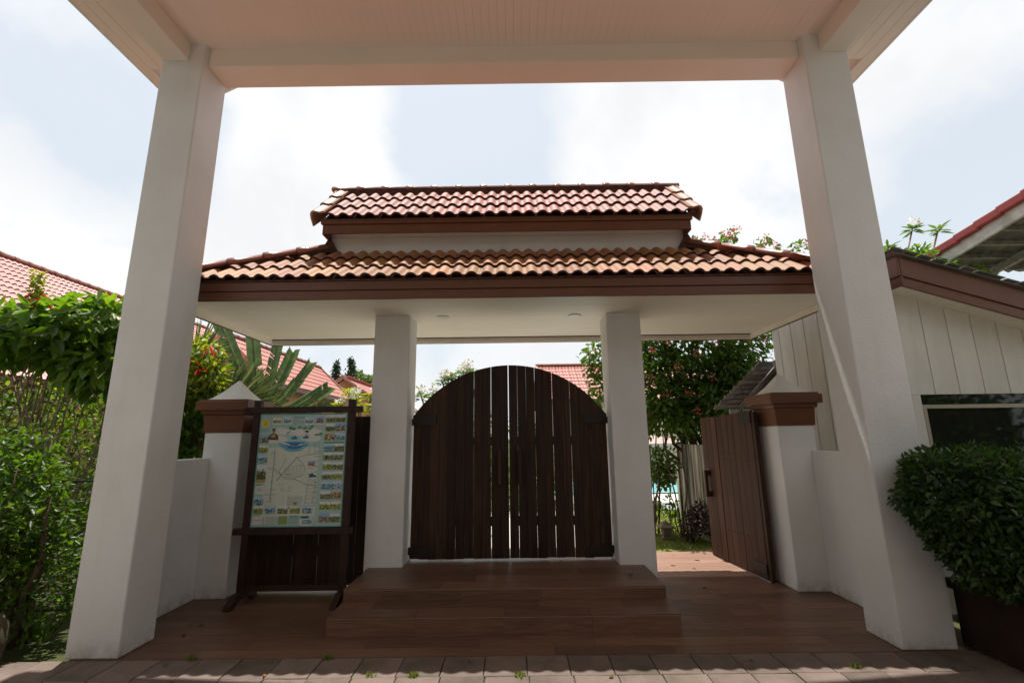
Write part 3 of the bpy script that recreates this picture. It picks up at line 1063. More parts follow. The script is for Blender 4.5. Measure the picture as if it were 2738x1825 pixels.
YG = 5.60
gapsL = [0, .0006, .0050, .0002, .0036, .0014, .0042, .0, .0070, .0006]
gapsR = [.0022, .0006, .0040, .0002, .0060, .0010, .0055, .0034, .0, .0040]
for side in (0, 1):
    x0, x1 = (GX0, GXC - .005) if side == 0 else (GXC + .005, GX1)
    lab = 'left leaf of the dark arched double gate, hinged on the left pillar' if side == 0 else 'right leaf of the dark arched double gate, hinged on the right pillar'
    t = thing('arched_gate', ((x0 + x1) / 2, YG, Z2), lab, 'gate', 'leaves of the arched double gate')
    gs = [q * .8 for q in (gapsL if side == 0 else gapsR)]
    pw = (x1 - x0 - sum(gs)) / 11
    x = x0
    for i in range(11):
        pwi = pw
        plank('plank', t, x + rnd.uniform(-.0006, .0006), x + pwi + rnd.uniform(-.0004, .0008), Z2 + .020 + rnd.uniform(-.004, .006), arch, YG + rnd.uniform(-.004, .004), YG + .032, 'gate', lean=rnd.uniform(-.0011, .0011) if 0 < i < 10 else 0)
        x += pwi + (gs[i] if i < 10 else 0)
    for z in (.62, 1.52):
        box('rail', 'gate', t, x0 + .01, x1 - .01, YG + .036, YG + .075, z, z + .10)
    # iron hinge straps
    for z in (.305, 1.765):
        a, b = (x0 - .004, x0 + .27) if side == 0 else (x1 - .27, x1 + .004)
        box('hinge_strap', 'iron', t, a, b, YG - .022, YG - .006, z, z + .105 if z < 1 else z + .115, bevel=.002)
    for z in (.36, 1.79):
        xa = x0 - .024 if side == 0 else x1 + .002
        MB().tube([(xa + .011, YG + .0, z - .03), (xa + .011, YG + .0, z + .05)], .010, 8).build('hinge_pin', 'iron', t)
    bolts = MB()
    for zi in (.67, 1.57, .40):
        for i in range(11):
            bx = x0 + (x1 - x0) * (i + .5) / 11
            if rnd.random() < .8:
                bolts.lathe((0, 0, 0), [(.001, 0), (.007, .001), (.005, .004), (.001, .005)], 6)
                k = 24
                for q in range(len(bolts.v) - k, len(bolts.v)):
                    vx, vy, vz = bolts.v[q]
                    bolts.v[q] = (bx + vx, YG - .005 - vz, zi + vy)
    bo = bolts.build('bolt_heads', 'iron', t)
    bo['kind'] = 'stuff'
    # wooden pull handle with two blocks
    hx = -.175 if side == 0 else .057
    hb = MB().box(hx - .02, hx + .02, YG - .075, YG - .045, 1.08, 1.47)
    hb.box(hx - .024, hx + .024, YG - .046, YG - .004, 1.09, 1.15).box(hx - .024, hx + .024, YG - .046, YG - .004, 1.40, 1.46)
    hb.build('pull_handle', 'gate', t, bevel=.004)

# closed side gate behind the map board
t = thing('side_gate', (-2.34, 5.50, 0), 'closed dark plank side gate behind the map board', 'gate')
n = 10
x0, x1 = -3.02, -1.652
gs = [.001, .003, .001, .007, .001, .007, .002, .001, .006]
pw = (x1 - x0 - sum(gs)) / n
x = x0
for i in range(n):
    plank('plank', t, x, x + pw, .055 + rnd.uniform(-.004, .004), lambda q: 1.872, 5.50 + rnd.uniform(-.003, .003), 5.532, 'gate')
    x += pw + (gs[i] if i < n - 1 else 0)
for z in (.35, 1.45):
    box('rail', 'gate', t, x0 + .01, x1 - .01, 5.536, 5.575, z, z + .1)

# open side gate on the right: swung inwards
gp0, gp1 = Vector((2.845, 5.62)), Vector((2.735, 6.86))
t = thing('side_gate', (2.80, 6.2, 0), 'brown plank side gate standing open beside the right pier', 'gate')
gd = (gp1 - gp0)
glen = gd.length
gd.normalize()
gn = Vector((-gd.y, gd.x))      # towards -X side
gn = gn if gn.x < 0 else -gn
mxg = Matrix(((gd.x, gn.x, 0, gp0.x), (gd.y, gn.y, 0, gp0.y), (0, 0, 1, 0), (0, 0, 0, 1)))
local = []


def glocal(o):
    o.data.transform(mxg)
    o.data.update()
    return o


n = 9
gs = [.004, .006, .005, .007, .004, .007, .005, .004]
pw = (glen - sum(gs)) / n
x = 0
for i in range(n):
    zt = 1.885 - .005 * i + rnd.uniform(-.006, .006)
    poly = [(x, .010 + rnd.uniform(0, .004)), (x + pw, .010), (x + pw, zt), (x, zt)]
    o = MB().prism(poly, 'y', .0, .032 + rnd.uniform(-.003, .003)).build('plank', 'gate2', t, bevel=.002, seg=1)
    glocal(o)
    x += pw + (gs[i] if i < n - 1 else 0)
for z in (.35, 1.30):
    glocal(MB().box(.01, glen - .01, -.045, -.003, z, z + .10).build('rail', 'gate2', t))
glocal(MB().box(-.002, .24, .036, .046, .07, .18).build('hinge_strap', 'iron', t))
glocal(MB().box(-.002, .24, .036, .046, 1.74, 1.86).build('hinge_strap', 'iron', t))
glocal(MB().box(-.06, -.006, -.02, .03, .004, 1.87).build('edge_post', 'gate', t))
hb = MB().box(glen - .16, glen - .12, .075, .115, .78, 1.14).box(glen - .165, glen - .115, .034, .078, .78, .86).box(glen - .165, glen - .115, .034, .078, 1.06, 1.14)
glocal(hb.build('pull_handle', 'gate', t, bevel=.005))
bolts = MB()
for z in (.42, 1.30, 1.38):
    for i in range(n):
        bx = (i + .5) * glen / n
        bolts.box(bx - .006, bx + .006, .033, .038, z - .006, z + .006)
bo = glocal(bolts.build('bolt_heads', 'iron', t))
bo['kind'] = 'stuff'

# ================================================================== MAP BOARD
yb = 5.09
mbd = thing('map_board', (-2.28, yb, 0), 'dark wooden stand holding a turquoise tourist map poster', 'notice board')
for x in (-2.800, -1.772):
    box('post', 'frame', mbd, x - .036, x + .036, yb, yb + .06, .045, 2.04, bevel=.003)
    # splayed foot
    f_ = MB().prism([(4.88, 0), (4.96, 0), (5.06, .045), (5.20, .045), (5.32, 0), (5.40, 0), (5.36, .06), (5.22, .115), (5.02, .115), (4.89, .035)], 'x', x - .032, x + .032)
    f_.build('foot', 'frame', mbd, bevel=.004)
box('cross_rail', 'frame', mbd, -2.93, -1.655, yb - .012, yb + .05, 1.900, 1.965, bevel=.003)
box('cross_rail', 'frame', mbd, -2.93, -1.70, yb - .010, yb + .05, .655, .718, bevel=.003)
box('cross_rail', 'frame', mbd, -2.762, -1.810, yb + .01, yb + .05, .115, .165, bevel=.003)
PX0, PX1, PZ0, PZ1 = -2.763, -1.809, .725, 1.892
box('poster_panel', mat('poster_edge', (.10, .32, .34), .35, .5), mbd, PX0, PX1, yb + .012, yb + .03, PZ0, PZ1)
YP = yb + .0105


def flat(name, m, pts, layer, parent=mbd):
    """flat printed shape on the poster; points in poster units (0..1, 0..1 from the top left)"""
    vs = [(PX0 + (PX1 - PX0) * u, YP - layer * .0006, PZ1 - (PZ1 - PZ0) * v) for u, v in pts]
    me = bpy.data.meshes.new(name)
    me.from_pydata(vs, [], [tuple(range(len(vs)))])
    return link(name, me, m, parent)


def prect(name, m, u0, v0, u1, v1, layer):
    return flat(name, m, [(u0, v1), (u1, v1), (u1, v0), (u0, v0)], layer)


def photo_mat(name, sky_, a, b_, c_, hor=.6):
    m = bpy.data.materials.new(name)
    m.use_nodes = True
    t_ = m.node_tree
    L = t_.links.new
    b = t_.nodes['Principled BSDF']
    b.inputs['Roughness'].default_value = .3
    tcn = t_.nodes.new('ShaderNodeTexCoord')
    oi = t_.nodes.new('ShaderNodeObjectInfo')
    ad = t_.nodes.new('ShaderNodeVectorMath')
    ad.operation = 'MULTIPLY_ADD'
    cx = t_.nodes.new('ShaderNodeCombineXYZ')
    for i in range(3):
        L(oi.outputs['Random'], cx.inputs[i])
    L(cx.outputs[0], ad.inputs[0])
    ad.inputs[1].default_value = (50, 30, 70)
    L(tcn.outputs['Generated'], ad.inputs[2])
    nz = t_.nodes.new('ShaderNodeTexNoise')
    nz.inputs['Scale'].default_value = 5.5
    nz.inputs['Detail'].default_value = 5
    L(ad.outputs[0], nz.inputs['Vector'])
    rp = t_.nodes.new('ShaderNodeValToRGB')
    rp.color_ramp.interpolation = 'LINEAR'
    e = rp.color_ramp.elements
    e[0].position, e[0].color = .36, (*a, 1)
    e[1].position, e[1].color = .64, (*c_, 1)
    x_ = e.new(.5)
    x_.color = (*b_, 1)
    L(nz.outputs['Fac'], rp.inputs[0])
    sp = t_.nodes.new('ShaderNodeSeparateXYZ')
    L(tcn.outputs['Generated'], sp.inputs[0])
    n2 = t_.nodes.new('ShaderNodeMath')
    n2.operation = 'MULTIPLY_ADD'
    L(nz.outputs['Fac'], n2.inputs[0])
    n2.inputs[1].default_value = .55
    L(sp.outputs['Z'], n2.inputs[2])
    mr_ = t_.nodes.new('ShaderNodeMapRange')
    mr_.inputs['From Min'].default_value = hor + .24
    mr_.inputs['From Max'].default_value = hor + .33
    L(n2.outputs[0], mr_.inputs['Value'])
    mx_ = t_.nodes.new('ShaderNodeMix')
    mx_.data_type = 'RGBA'
    L(mr_.outputs[0], mx_.inputs['Factor'])
    L(rp.outputs[0], mx_.inputs['A'])
    mx_.inputs['B'].default_value = (*sky_, 1)
    L(mx_.outputs['Result'], b.inputs['Base Color'])
    return m


PH = [photo_mat('photo_garden', (.62, .70, .74), (.02, .05, .015), (.10, .15, .035), (.40, .34, .20)),
      photo_mat('photo_pool', (.45, .60, .75), (.03, .08, .05), (.08, .28, .42), (.60, .60, .50)),
      photo_mat('photo_house', (.25, .42, .68), (.04, .035, .03), (.20, .13, .07), (.50, .46, .38), .62),
      photo_mat('photo_lawn', (.70, .72, .68), (.05, .10, .02), (.20, .30, .05), (.50, .44, .09), .66),
      photo_mat('photo_room', (.50, .46, .36), (.025, .02, .012), (.22, .15, .06), (.66, .56, .36), .8)]


def pm_(name, c, r=.35):
    return mat(name, tuple(q * .88 for q in c), r, .5)


K = {'aqua': pm_('ink_aqua', (.42, .62, .56)), 'mint': pm_('ink_mint', (.42, .66, .60)), 'pale': pm_('ink_pale', (.68, .75, .64)), 'white': pm_('ink_white', (.74, .76, .72)),
     'blue': pm_('ink_blue', (.03, .22, .48)), 'sea': pm_('ink_sea', (.16, .46, .62)), 'line': pm_('ink_line', (.14, .27, .33)), 'green': pm_('ink_green', (.05, .28, .10)),
     'lime': pm_('ink_lime', (.38, .50, .04)), 'yellow': pm_('ink_yellow', (.72, .62, .03)), 'navy': pm_('ink_navy', (.03, .06, .18)), 'brown': pm_('ink_brown', (.09, .055, .03)),
     'skin': pm_('ink_skin', (.42, .26, .17)), 'gold': pm_('ink_gold', (.50, .36, .10)), 'red': pm_('ink_red', (.55, .10, .06)), 'grey': pm_('ink_grey', (.40, .42, .40))}
prect('poster_print', K['aqua'], .012, .01, .988, .99, 1)
prect('poster_print', K['mint'], .11, .16, .71, .34, 2)
prect('poster_print', K['pale'], .11, .305, .70, .91, 3)


def blob(name, m, u, v, a, b, layer, n=18, k=.12, seed=0, half=0):
    g = random.Random(seed)
    pts = []
    for i in range(n):
        th = -2 * math.pi * i / n
        q = 1 + g.uniform(-k, k)
        y = math.sin(th) * b * q
        if half and y < 0:
            y *= .12
        pts.append((u + math.cos(th) * a * q, v + y))
    return flat(name, m, pts, layer)


for i, (u, v, a, b) in enumerate(((.25, .16, .10, .030), (.45, .175, .12, .028), (.62, .165, .09, .028), (.20, .235, .14, .035), (.60, .225, .12, .03))):
    blob('printed_cloud', K['white'], u, v, a, b, 4, 20, .16, i)
blob('printed_bay', K['sea'], .41, .262, .17, .082, 5, 24, .07, 3, 1)
blob('printed_bay', K['blue'], .42, .268, .13, .050, 6, 22, .1, 4, 1)
flat('printed_wave', K['white'], [(.25, .262), (.33, .285), (.42, .295), (.50, .288), (.58, .262), (.60, .250), (.52, .275), (.42, .282), (.33, .272), (.26, .247)], 7)
flat('printed_wave', K['navy'], [(.35, .275), (.42, .282), (.48, .277), (.44, .292), (.38, .287)], 8)
for i, (u, v) in enumerate(((.41, .218), (.54, .213))):
    flat('printed_boat', K['blue'], [(u - .04, v), (u + .04, v - .004), (u + .03, v + .016), (u - .03, v + .018)], 6)
    flat('printed_boat', K['navy'], [(u - .02, v), (u + .01, v), (u + .02, v - .018), (u + .005, v - .012)], 7)
for i, (u, v) in enumerate(((.36, .13), (.40, .14), (.46, .125), (.52, .135), (.58, .14), (.60, .12), (.66, .195), (.70, .19))):
    blob('printed_island', K['green'], u, v, .022, .010, 6, 9, .4, i + 20)
# bust of a uniformed figure
flat('printed_figure', K['brown'], [(.11, .235), (.23, .24), (.225, .205), (.20, .183), (.15, .180), (.12, .205)], 8)
flat('printed_figure', K['gold'], [(.14, .215), (.20, .217), (.19, .190), (.155, .188)], 9)
blob('printed_figure', K['skin'], .172, .160, .018, .022, 9, 12, .02)
flat('printed_figure', K['brown'], [(.153, .155), (.191, .155), (.188, .138), (.172, .132), (.156, .138)], 10)
# round emblem
for i, (m_, a) in enumerate((('white', .060), ('navy', .055), ('white', .051), ('yellow', .042))):
    blob('emblem', K[m_], .070, .085, a, a * .82, 6 + i, 28, 0)
flat('emblem', K['lime'], [(.058, .108), (.082, .108), (.088, .085), (.070, .062), (.060, .080)], 11)
# title and captions: rows of tiny illegible strokes
txt = MB()


def textrow(u0, u1, v, hgt, seed, wob=.6):
    g = random.Random(seed)
    u = u0
    while u < u1:
        l_ = g.uniform(.006, .018)
        a, b_ = v - hgt * g.uniform(.2, .5), v + hgt * g.uniform(.2, .5)
        txt.add([(PX0 + (PX1 - PX0) * q[0], YP - .0072, PZ1 - (PZ1 - PZ0) * q[1]) for q in ((u, b_), (u + l_ * .7, b_), (u + l_ * .7, a), (u, a))], [(0, 1, 2, 3)])
        u += l_


textrow(.395, .51, .036, .016, 1)
textrow(.39, .44, .066, .008, 2)
textrow(.45, .51, .078, .008, 3)
textrow(.39, .44, .092, .008, 4)
for i, v in enumerate((.145, .158)):
    textrow(.02, .12, v, .006, 30 + i)
for i in range(14):
    g = random.Random(60 + i)
    u, v = g.uniform(.15, .62), g.uniform(.42, .85)
    textrow(u, u + .05, v, .005, 90 + i)
for i in range(12):
    textrow(.655, .70, .30 + i * .045, .006, 110 + i)
for i in range(7):
    textrow(.39, .55, .74 + i * .012, .004, 140 + i)
for r_, (u0, u1) in enumerate(((.17, .27), (.31, .40), (.42, .52))):
    for i in range(6):
        textrow(u0, u1, .912 + i * .011, .005, 160 + r_ * 10 + i)
txt.build('caption_text', K['line'], mbd)['kind'] = 'stuff'
# map lines
ml = MB()


def mline(pts, wd=.004, layer=10):
    for (u0, v0), (u1, v1) in zip(pts, pts[1:]):
        d = Vector(((u1 - u0) * .954, (v1 - v0) * 1.167, 0))
        if d.length < 1e-6:
            continue
        nn = Vector((-d.y, d.x, 0)).normalized() * wd * .31
        q = [(u0 + nn.x / .954, v0 + nn.y / 1.167), (u1 + nn.x / .954, v1 + nn.y / 1.167), (u1 - nn.x / .954, v1 - nn.y / 1.167), (u0 - nn.x / .954, v0 - nn.y / 1.167)]
        ml.add([(PX0 + (PX1 - PX0) * a, YP - .0066, PZ1 - (PZ1 - PZ0) * b_) for a, b_ in q], [(0, 1, 2, 3)])


mline([(.205, .32), (.205, .50), (.20, .60), (.20, .78)], .008)
mline([(.14, .375), (.20, .345)], .006)
mline([(.15, .49), (.22, .50), (.29, .545), (.35, .585), (.44, .585), (.52, .61), (.60, .64), (.69, .645)], .007)
mline([(.25, .60), (.34, .51), (.46, .395)], .010)
mline([(.34, .40), (.31, .46), (.27, .52), (.30, .55)], .005)
mline([(.46, .395), (.54, .46), (.56, .51), (.53, .56), (.46, .575), (.44, .585)], .006)
mline([(.46, .395), (.60, .372), (.70, .36)], .005)
mline([(.585, .375), (.595, .30), (.655, .28)], .004)
mline([(.655, .37), (.65, .27), (.70, .275), (.70, .37)], .004)
for k in range(5):
    mline([(.33 + k * .045, .50 - k * .012), (.35 + k * .042, .575)], .003)
    mline([(.32 + .01 * k, .49 + k * .02), (.54 - .005 * k, .47 + k * .022)], .003)
mline([(.60, .64), (.585, .80)], .007)
mline([(.69, .60), (.68, .72), (.66, .79)], .006)
mline([(.58, .60), (.62, .59), (.69, .60)], .004)
mline([(.56, .82), (.70, .815)], .006)
mline([(.57, .80), (.70, .79)], .004)
for k in range(4):
    mline([(.60, .67 + k * .03), (.675, .668 + k * .032)], .003)
    mline([(.605 + k * .022, .60), (.60 + k * .022, .645)], .003)
mline([(.14, .72), (.26, .72)], .006)
mline([(.15, .775), (.21, .778)], .005)
mline([(.34, .73), (.33, .82)], .002)
mline([(.40, .73), (.395, .82)], .002)
ml.build('map_lines', K['line'], mbd)['kind'] = 'stuff'
flat('printed_shore', K['lime'], [(.34, .842), (.52, .842), (.50, .828), (.42, .830), (.36, .826)], 6)
blob('printed_tree', K['green'], .475, .795, .022, .010, 7, 10, .3, 8)
prect('printed_tree', K['brown'], .474, .800, .480, .832, 7)
flat('printed_logo', K['navy'], [(.60, .575), (.69, .57), (.69, .558), (.665, .555), (.64, .535), (.615, .552)], 7)
flat('printed_logo', K['blue'], [(.60, .555), (.63, .545), (.62, .538)], 8)

_ph = 0


def photo(u0, v0, u1, v1, k, border=True, layer=6, rot=0.):
    global _ph
    c = ((u0 + u1) / 2, (v0 + v1) / 2)

    def ro(p):
        du, dv = p[0] - c[0], p[1] - c[1]
        return (c[0] + du * math.cos(rot) - dv * math.sin(rot), c[1] + du * math.sin(rot) + dv * math.cos(rot))
    if border:
        e = .007
        flat('photo_border', K['white'], [ro(p) for p in ((u0 - e, v1 + e * 2), (u1 + e, v1 + e * 2), (u1 + e, v0 - e), (u0 - e, v0 - e))], layer)
    flat('printed_photo', PH[k], [ro(p) for p in ((u0, v1), (u1, v1), (u1, v0), (u0, v0))], layer + 1)


photo(.155, .045, .245, .085, 3, rot=.03)
photo(.275, .035, .36, .085, 1, rot=-.03)
photo(.52, .045, .61, .09, 1, rot=.05)
photo(.64, .030, .73, .090, 2)
rows = [.015, .095, .180, .275, .355, .440, .525, .610, .695, .785, .885]
for i, v in enumerate(rows):
    h_ = .068 if i < 10 else .075
    k0 = (0, 0, 4, 1, 0, 3, 0, 1, 0, 3, 2)[i]
    k1 = (0, 2, 1, 0, 0, 0, 3, 1, 4, 3, 0)[i]
    sh = .0025 * i
    photo(.755 - sh * .3, v, .862, v + h_, k0, False)
    photo(.868, v, .978, v + h_, k1, False)
prect('printed_banner', K['green'], .752, .262, .980, .274, 6)
prect('printed_banner', K['green'], .752, .345, .980, .350, 6)
for v, h_, k in ((.195, .068, 2), (.285, .065, 3), (.372, .072, 1), (.458, .13, 0), (.735, .075, 1)):
    photo(.02, v, .125, v + h_, k, False)
prect('printed_banner', K['gold'], .02, .590, .125, .612, 6)
prect('printed_card', K['white'], .022, .640, .125, .715, 6)
prect('printed_banner', K['green'], .022, .632, .085, .640, 7)
for q in (.050, .066, .083):
    prect('printed_card', K['line'], q, .668, q + .004, .690, 8)
    prect('printed_card', K['line'], q, .668, q + .011, .672, 8)
for u0, u1, k in ((.02, .130, 3), (.150, .265, 1), (.290, .400, 0), (.425, .535, 3), (.560, .668, 1)):
    photo(u0, .815, u1, .885, k, False)
for u0, u1, m_ in ((.02, .13, 'white'), (.15, .28, 'pale'), (.31, .40, 'lime'), (.41, .53, 'mint'), (.54, .63, 'white')):
    prect('printed_card', K[m_], u0, .905, u1, .975, 5)
for i, (u, m_) in enumerate(((.03, 'red'), (.06, 'gold'), (.09, 'red'))):
    prect('printed_card', K[m_], u, .935, u + .025, .941, 7)
prect('printed_banner', K['green'], .545, .905, .64, .925, 7)
prect('printed_banner', K['blue'], .43, .905, .53, .912, 7)
photo(.585, .43, .665, .475, 2)
photo(.565, .915, .675, .975, 1, True)

# ================================================================== PLANTS
def blossom(lv, c, r, n, L, W):
    g = lv.g
    d = g.normal(size=(n, 3))
    d /= np.linalg.norm(d, axis=1, keepdims=True)
    P = np.array(c) + d * r * (.35 + .65 * g.random((n, 1)))
    lv.put(P, d + g.normal(size=(n, 3)) * .4, d + g.normal(size=(n, 3)) * .5 + np.array([0, 0, .4]), L * (.7 + .6 * g.random(n)), W * (.7 + .6 * g.random(n)))


rb = random.Random(3)
# ---- left: tall shrub with large leaves and red bracts
sh = thing('flowering_shrub', (-5.1, 5.2, 0), 'tall twiggy shrub with big bright leaves left of the left column', 'shrub')
mb = MB()
tips = [(rb.uniform(-7.2, -4.55), rb.uniform(4.9, 5.9), rb.uniform(2.5, 3.1)) for _ in range(26)]
branches(mb, (-5.2, 5.3, 0), tips, .017, .005, rb, .16)
branches(mb, (-6.2, 5.5, 0), [(rb.uniform(-7.4, -5.2), rb.uniform(4.9, 5.9), rb.uniform(2.3, 3.0)) for _ in range(14)], .017, .005, rb, .16)
mb.build('stem', 'twig', sh, smooth=True)
mb = MB()
for _ in range(170):
    p = Vector((rb.uniform(-7., -4.3), rb.uniform(4.9, 6.0), rb.uniform(.5, 2.4)))
    a = rb.uniform(0, 6.28)
    l_ = rb.uniform(.3, .8)
    q = p + Vector((math.cos(a) * l_ * .7, math.sin(a) * l_ * .25, rb.uniform(.0, .8) * l_))
    mb.tube([p, (p + q) / 2 + Vector((rb.uniform(-.05, .05), 0, rb.uniform(-.05, .05))), q], [.007, .005, .003], 4)
o = mb.build('twigs', 'twig', sh)
o['kind'] = 'stuff'
lv = Leaves(11)
for c, r, n in (((-5.15, 5.15, 2.86), (.62, .55, .34), 600), ((-5.85, 5.2, 2.82), (.6, .6, .32), 520), ((-6.6, 5.3, 2.80), (.6, .6, .34), 560), ((-4.72, 5.2, 2.93), (.36, .45, .32), 330),
                ((-5.3, 5.2, 3.05), (.30, .3, .22), 170), ((-4.62, 5.1, 2.42), (.26, .3, .30), 260), ((-5.0, 5.1, 2.60), (.24, .3, .24), 150), ((-7.4, 5.4, 2.75), (.6, .6, .4), 380)):
    lv.ell(c, r, n, .155, .075, .5, .75, .55, .55, .15)
lv.build('foliage', 'lf_bright', sh, singles=290, fold=.18, droop=.22)
lv = Leaves(12)
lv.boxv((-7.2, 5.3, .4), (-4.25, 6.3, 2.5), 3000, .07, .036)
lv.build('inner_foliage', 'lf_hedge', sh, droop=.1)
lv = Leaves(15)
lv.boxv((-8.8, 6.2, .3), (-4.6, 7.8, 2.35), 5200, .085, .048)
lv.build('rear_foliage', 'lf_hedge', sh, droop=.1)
lv = Leaves(16)
lv.boxv((-8.6, 6.0, 1.2), (-4.6, 7.4, 2.45), 1700, .08, .045)
lv.build('pale_foliage', 'lf_yellow', sh, droop=.1)
lv = Leaves(13)
for c in ((-5.38, 5.0, 3.28), (-5.26, 5.0, 3.21), (-5.46, 5.02, 3.18), (-5.33, 5.0, 3.13)):
    lv.whorl(c, 4, .13, .05, -.9)
lv.build('red_bracts', 'bract', sh)
lv = Leaves(14)
for i in range(60):
    z = 3.1 + i * .007
    lv.boxv((-5.42 - i * .001, 4.98, z), (-5.32 - i * .001, 5.08, z + .03), 3, .07, .025)
lv.build('flower_spike', 'lf_yellow', sh, stuff=False)

# ---- left: rounded clipped hedge in front
hd = thing('clipped_hedge', (-4.5, 4.1, 0), 'rounded bright green hedge at the far left beside the wire fence', 'hedge')
mb = MB()
branches(mb, (-4.5, 4.2, 0), [(rb.uniform(-5.1, -4.0), rb.uniform(3.8, 4.5), rb.uniform(.7, 1.5)) for _ in range(16)], .03, .006, rb, .1)
branches(mb, (-4.15, 4.2, 0), [(rb.uniform(-4.3, -3.9), rb.uniform(4.0, 4.4), rb.uniform(.8, 1.2)) for _ in range(5)], .035, .01, rb, .06)
mb.build('stem', 'bark', hd, smooth=True)
lv = Leaves(21)
for c, r, n in (((-4.75, 4.15, 1.20), (.66, .55, .62), 3000), ((-4.28, 4.1, 1.05), (.40, .45, .52), 1600), ((-5.4, 4.3, 1.15), (.6, .55, .6), 1500), ((-4.45, 4.1, .62), (.5, .45, .38), 1500), ((-4.0, 4.25, .45), (.28, .3, .45), 700)):
    lv.ell(c, r, n, .060, .030, .55, .6, .15, .7, .16)
lv.build('foliage', 'lf_hedge', hd, singles=290, fold=.2, droop=.08)

# mossy boulder in the dark corner
mb = MB()
g = random.Random(5)
rings = []
for i in range(7):
    th = math.pi * i / 6
    rings.append([(-3.98 + math.sin(th) * .20 * math.cos(a) * (1 + .18 * math.sin(3 * a + i)), 3.78 + math.sin(th) * .17 * math.sin(a), .17 - math.cos(th) * .20 + .02 * math.sin(2 * a))
                  for a in [2 * math.pi * k / 10 for k in range(10)]])
mb.loft(rings)
bo = mb.build('boulder', 'boulder', None, smooth=True)
tag(bo, 'dark mossy boulder on the ground under the clipped hedge', 'boulder')

# ---- wire fence by the left column
fe = thing('wire_fence', (-4.3, 4.62, 0), 'dark wire mesh fence behind the hedge, ending at the left column', 'fence')
for x in (-3.60, -4.9, -6.2):
    MB().tube([(x, 4.62, -.05), (x, 4.62, 1.62)], .024, 8).build('fence_post', 'post', fe, smooth=True)
for z in (.12, 1.25):
    MB().tube([(-6.2, 4.62, z), (-3.60, 4.62, z)], .012, 6).build('fence_rail', 'post', fe)
for x in (-3.78, -3.95):
    MB().tube([(x, 4.62, 0), (x + .01, 4.62, 1.55)], .014, 6).build('fence_bar', 'post', fe)
mb = MB()
k = 0
x = -7.4
while x < -3.6:
    for s in (1, -1):
        xa, xb = (x, x + 1.43) if s > 0 else (x + 1.43, x)
        za, zb = .12, 1.55
        # clip to the bay
        pts = []
        for q in (0, 1):
            pts.append([xa + (xb - xa) * q, za + (zb - za) * q])
        (ax, az), (bx, bz) = pts
        lo, hi = -6.2, -3.60
        def cl(px, pz, qx, qz):
            if px < lo:
                f = (lo - px) / (qx - px)
                return lo, pz + (qz - pz) * f
            if px > hi:
                f = (hi - px) / (qx - px)
                return hi, pz + (qz - pz) * f
            return px, pz
        if max(ax, bx) > lo and min(ax, bx) < hi:
            a2 = cl(ax, az, bx, bz)
            b2 = cl(bx, bz, ax, az)
            mb.tube([(a2[0], 4.62 + s * .002, a2[1]), (b2[0], 4.62 + s * .002, b2[1])], .0018, 3)
    x += .075
o = mb.build('wire_mesh', 'wire', fe)
o['kind'] = 'stuff'

# ---- right: clipped dark shrub in a planter
pl = thing('planter_box', (4.0, 3.72, 0), 'long brown masonry planter on the paving under the dark hedge', 'planter')
MB().box(3.45, 6.4, 3.42, 4.02, -.01, .40).build('planter_body', 'planter', pl, bevel=.012)
MB().box(3.41, 6.44, 3.38, 4.06, .401, .47).build('planter_rim', 'planter', pl, bevel=.01)
MB().box(3.47, 6.38, 3.44, 4.0, .4701, .478).build('planter_soil', 'soil', pl)
h2 = thing('clipped_hedge', (3.9, 3.7, .475), 'dark green clipped hedge growing in the planter at the right edge', 'hedge')
mb = MB()
for bx in (3.6, 4.3, 5.1):
    branches(mb, (bx, 3.72, .47), [(bx + rb.uniform(-.45, .45), 3.7 + rb.uniform(-.3, .3), rb.uniform(.9, 1.3)) for _ in range(8)], .03, .007, rb, .08)
mb.build('stem', 'bark', h2, smooth=True)
lv = Leaves(31)
for c, r, n in (((3.36, 3.60, 1.13), (.48, .42, .38), 5200), ((3.62, 3.58, .80), (.56, .42, .36), 4600), ((4.10, 3.62, 1.05), (.60, .45, .48), 5200), ((4.8, 3.66, 1.05), (.7, .45, .48), 2800), ((4.3, 3.55, .66), (.6, .4, .28), 2400),
                ((5.7, 3.66, 1.05), (.7, .45, .48), 1500)):
    lv.ell(c, r, n, .055, .026, .5, .6, .2, .6, .12)
lv.build('foliage', 'lf_dark', h2, singles=290, fold=.2, droop=.1)

# ---- behind the left pier: mussaenda with red bracts
ms = thing('flowering_shrub', (-4.2, 6.3, 0), 'yellow-green shrub with red bracts between the left column and the pier', 'shrub')
mb = MB()
branches(mb, (-4.25, 6.35, 0), [(rb.uniform(-4.7, -3.9), rb.uniform(6.1, 6.5), rb.uniform(1.6, 2.95)) for _ in range(16)], .022, .005, rb, .1)
mb.build('stem', 'bark', ms, smooth=True)
lv = Leaves(41)
for c, r, n in (((-4.35, 6.3, 2.78), (.28, .22, .26), 330), ((-4.15, 6.25, 2.50), (.26, .2, .22), 190), ((-4.3, 6.3, 2.25), (.3, .22, .22), 220)):
    lv.ell(c, r, n, .095, .05, .6, .6, .3)
lv.build('upper_foliage', 'lf_yellow', ms)
lv = Leaves(42)
for c, r, n in (((-4.25, 6.3, 2.08), (.32, .25, .2), 240), ((-4.45, 6.3, 2.5), (.3, .25, .4), 240), ((-4.2, 6.4, 1.5), (.4, .3, .5), 700), ((-4.2, 6.4, .7), (.5, .3, .5), 500)):
    lv.ell(c, r, n, .10, .055, .6, .6, .3)
lv.build('lower_foliage', 'lf_hedge', ms)
lv = Leaves(43)
for c in ((-4.03, 6.02, 2.86), (-4.01, 6.02, 2.80), (-4.22, 6.02, 2.68), (-4.12, 6.04, 2.57)):
    lv.whorl(c, 3, .10, .045, -1.1)
lv.build('red_bracts', 'bract', ms)

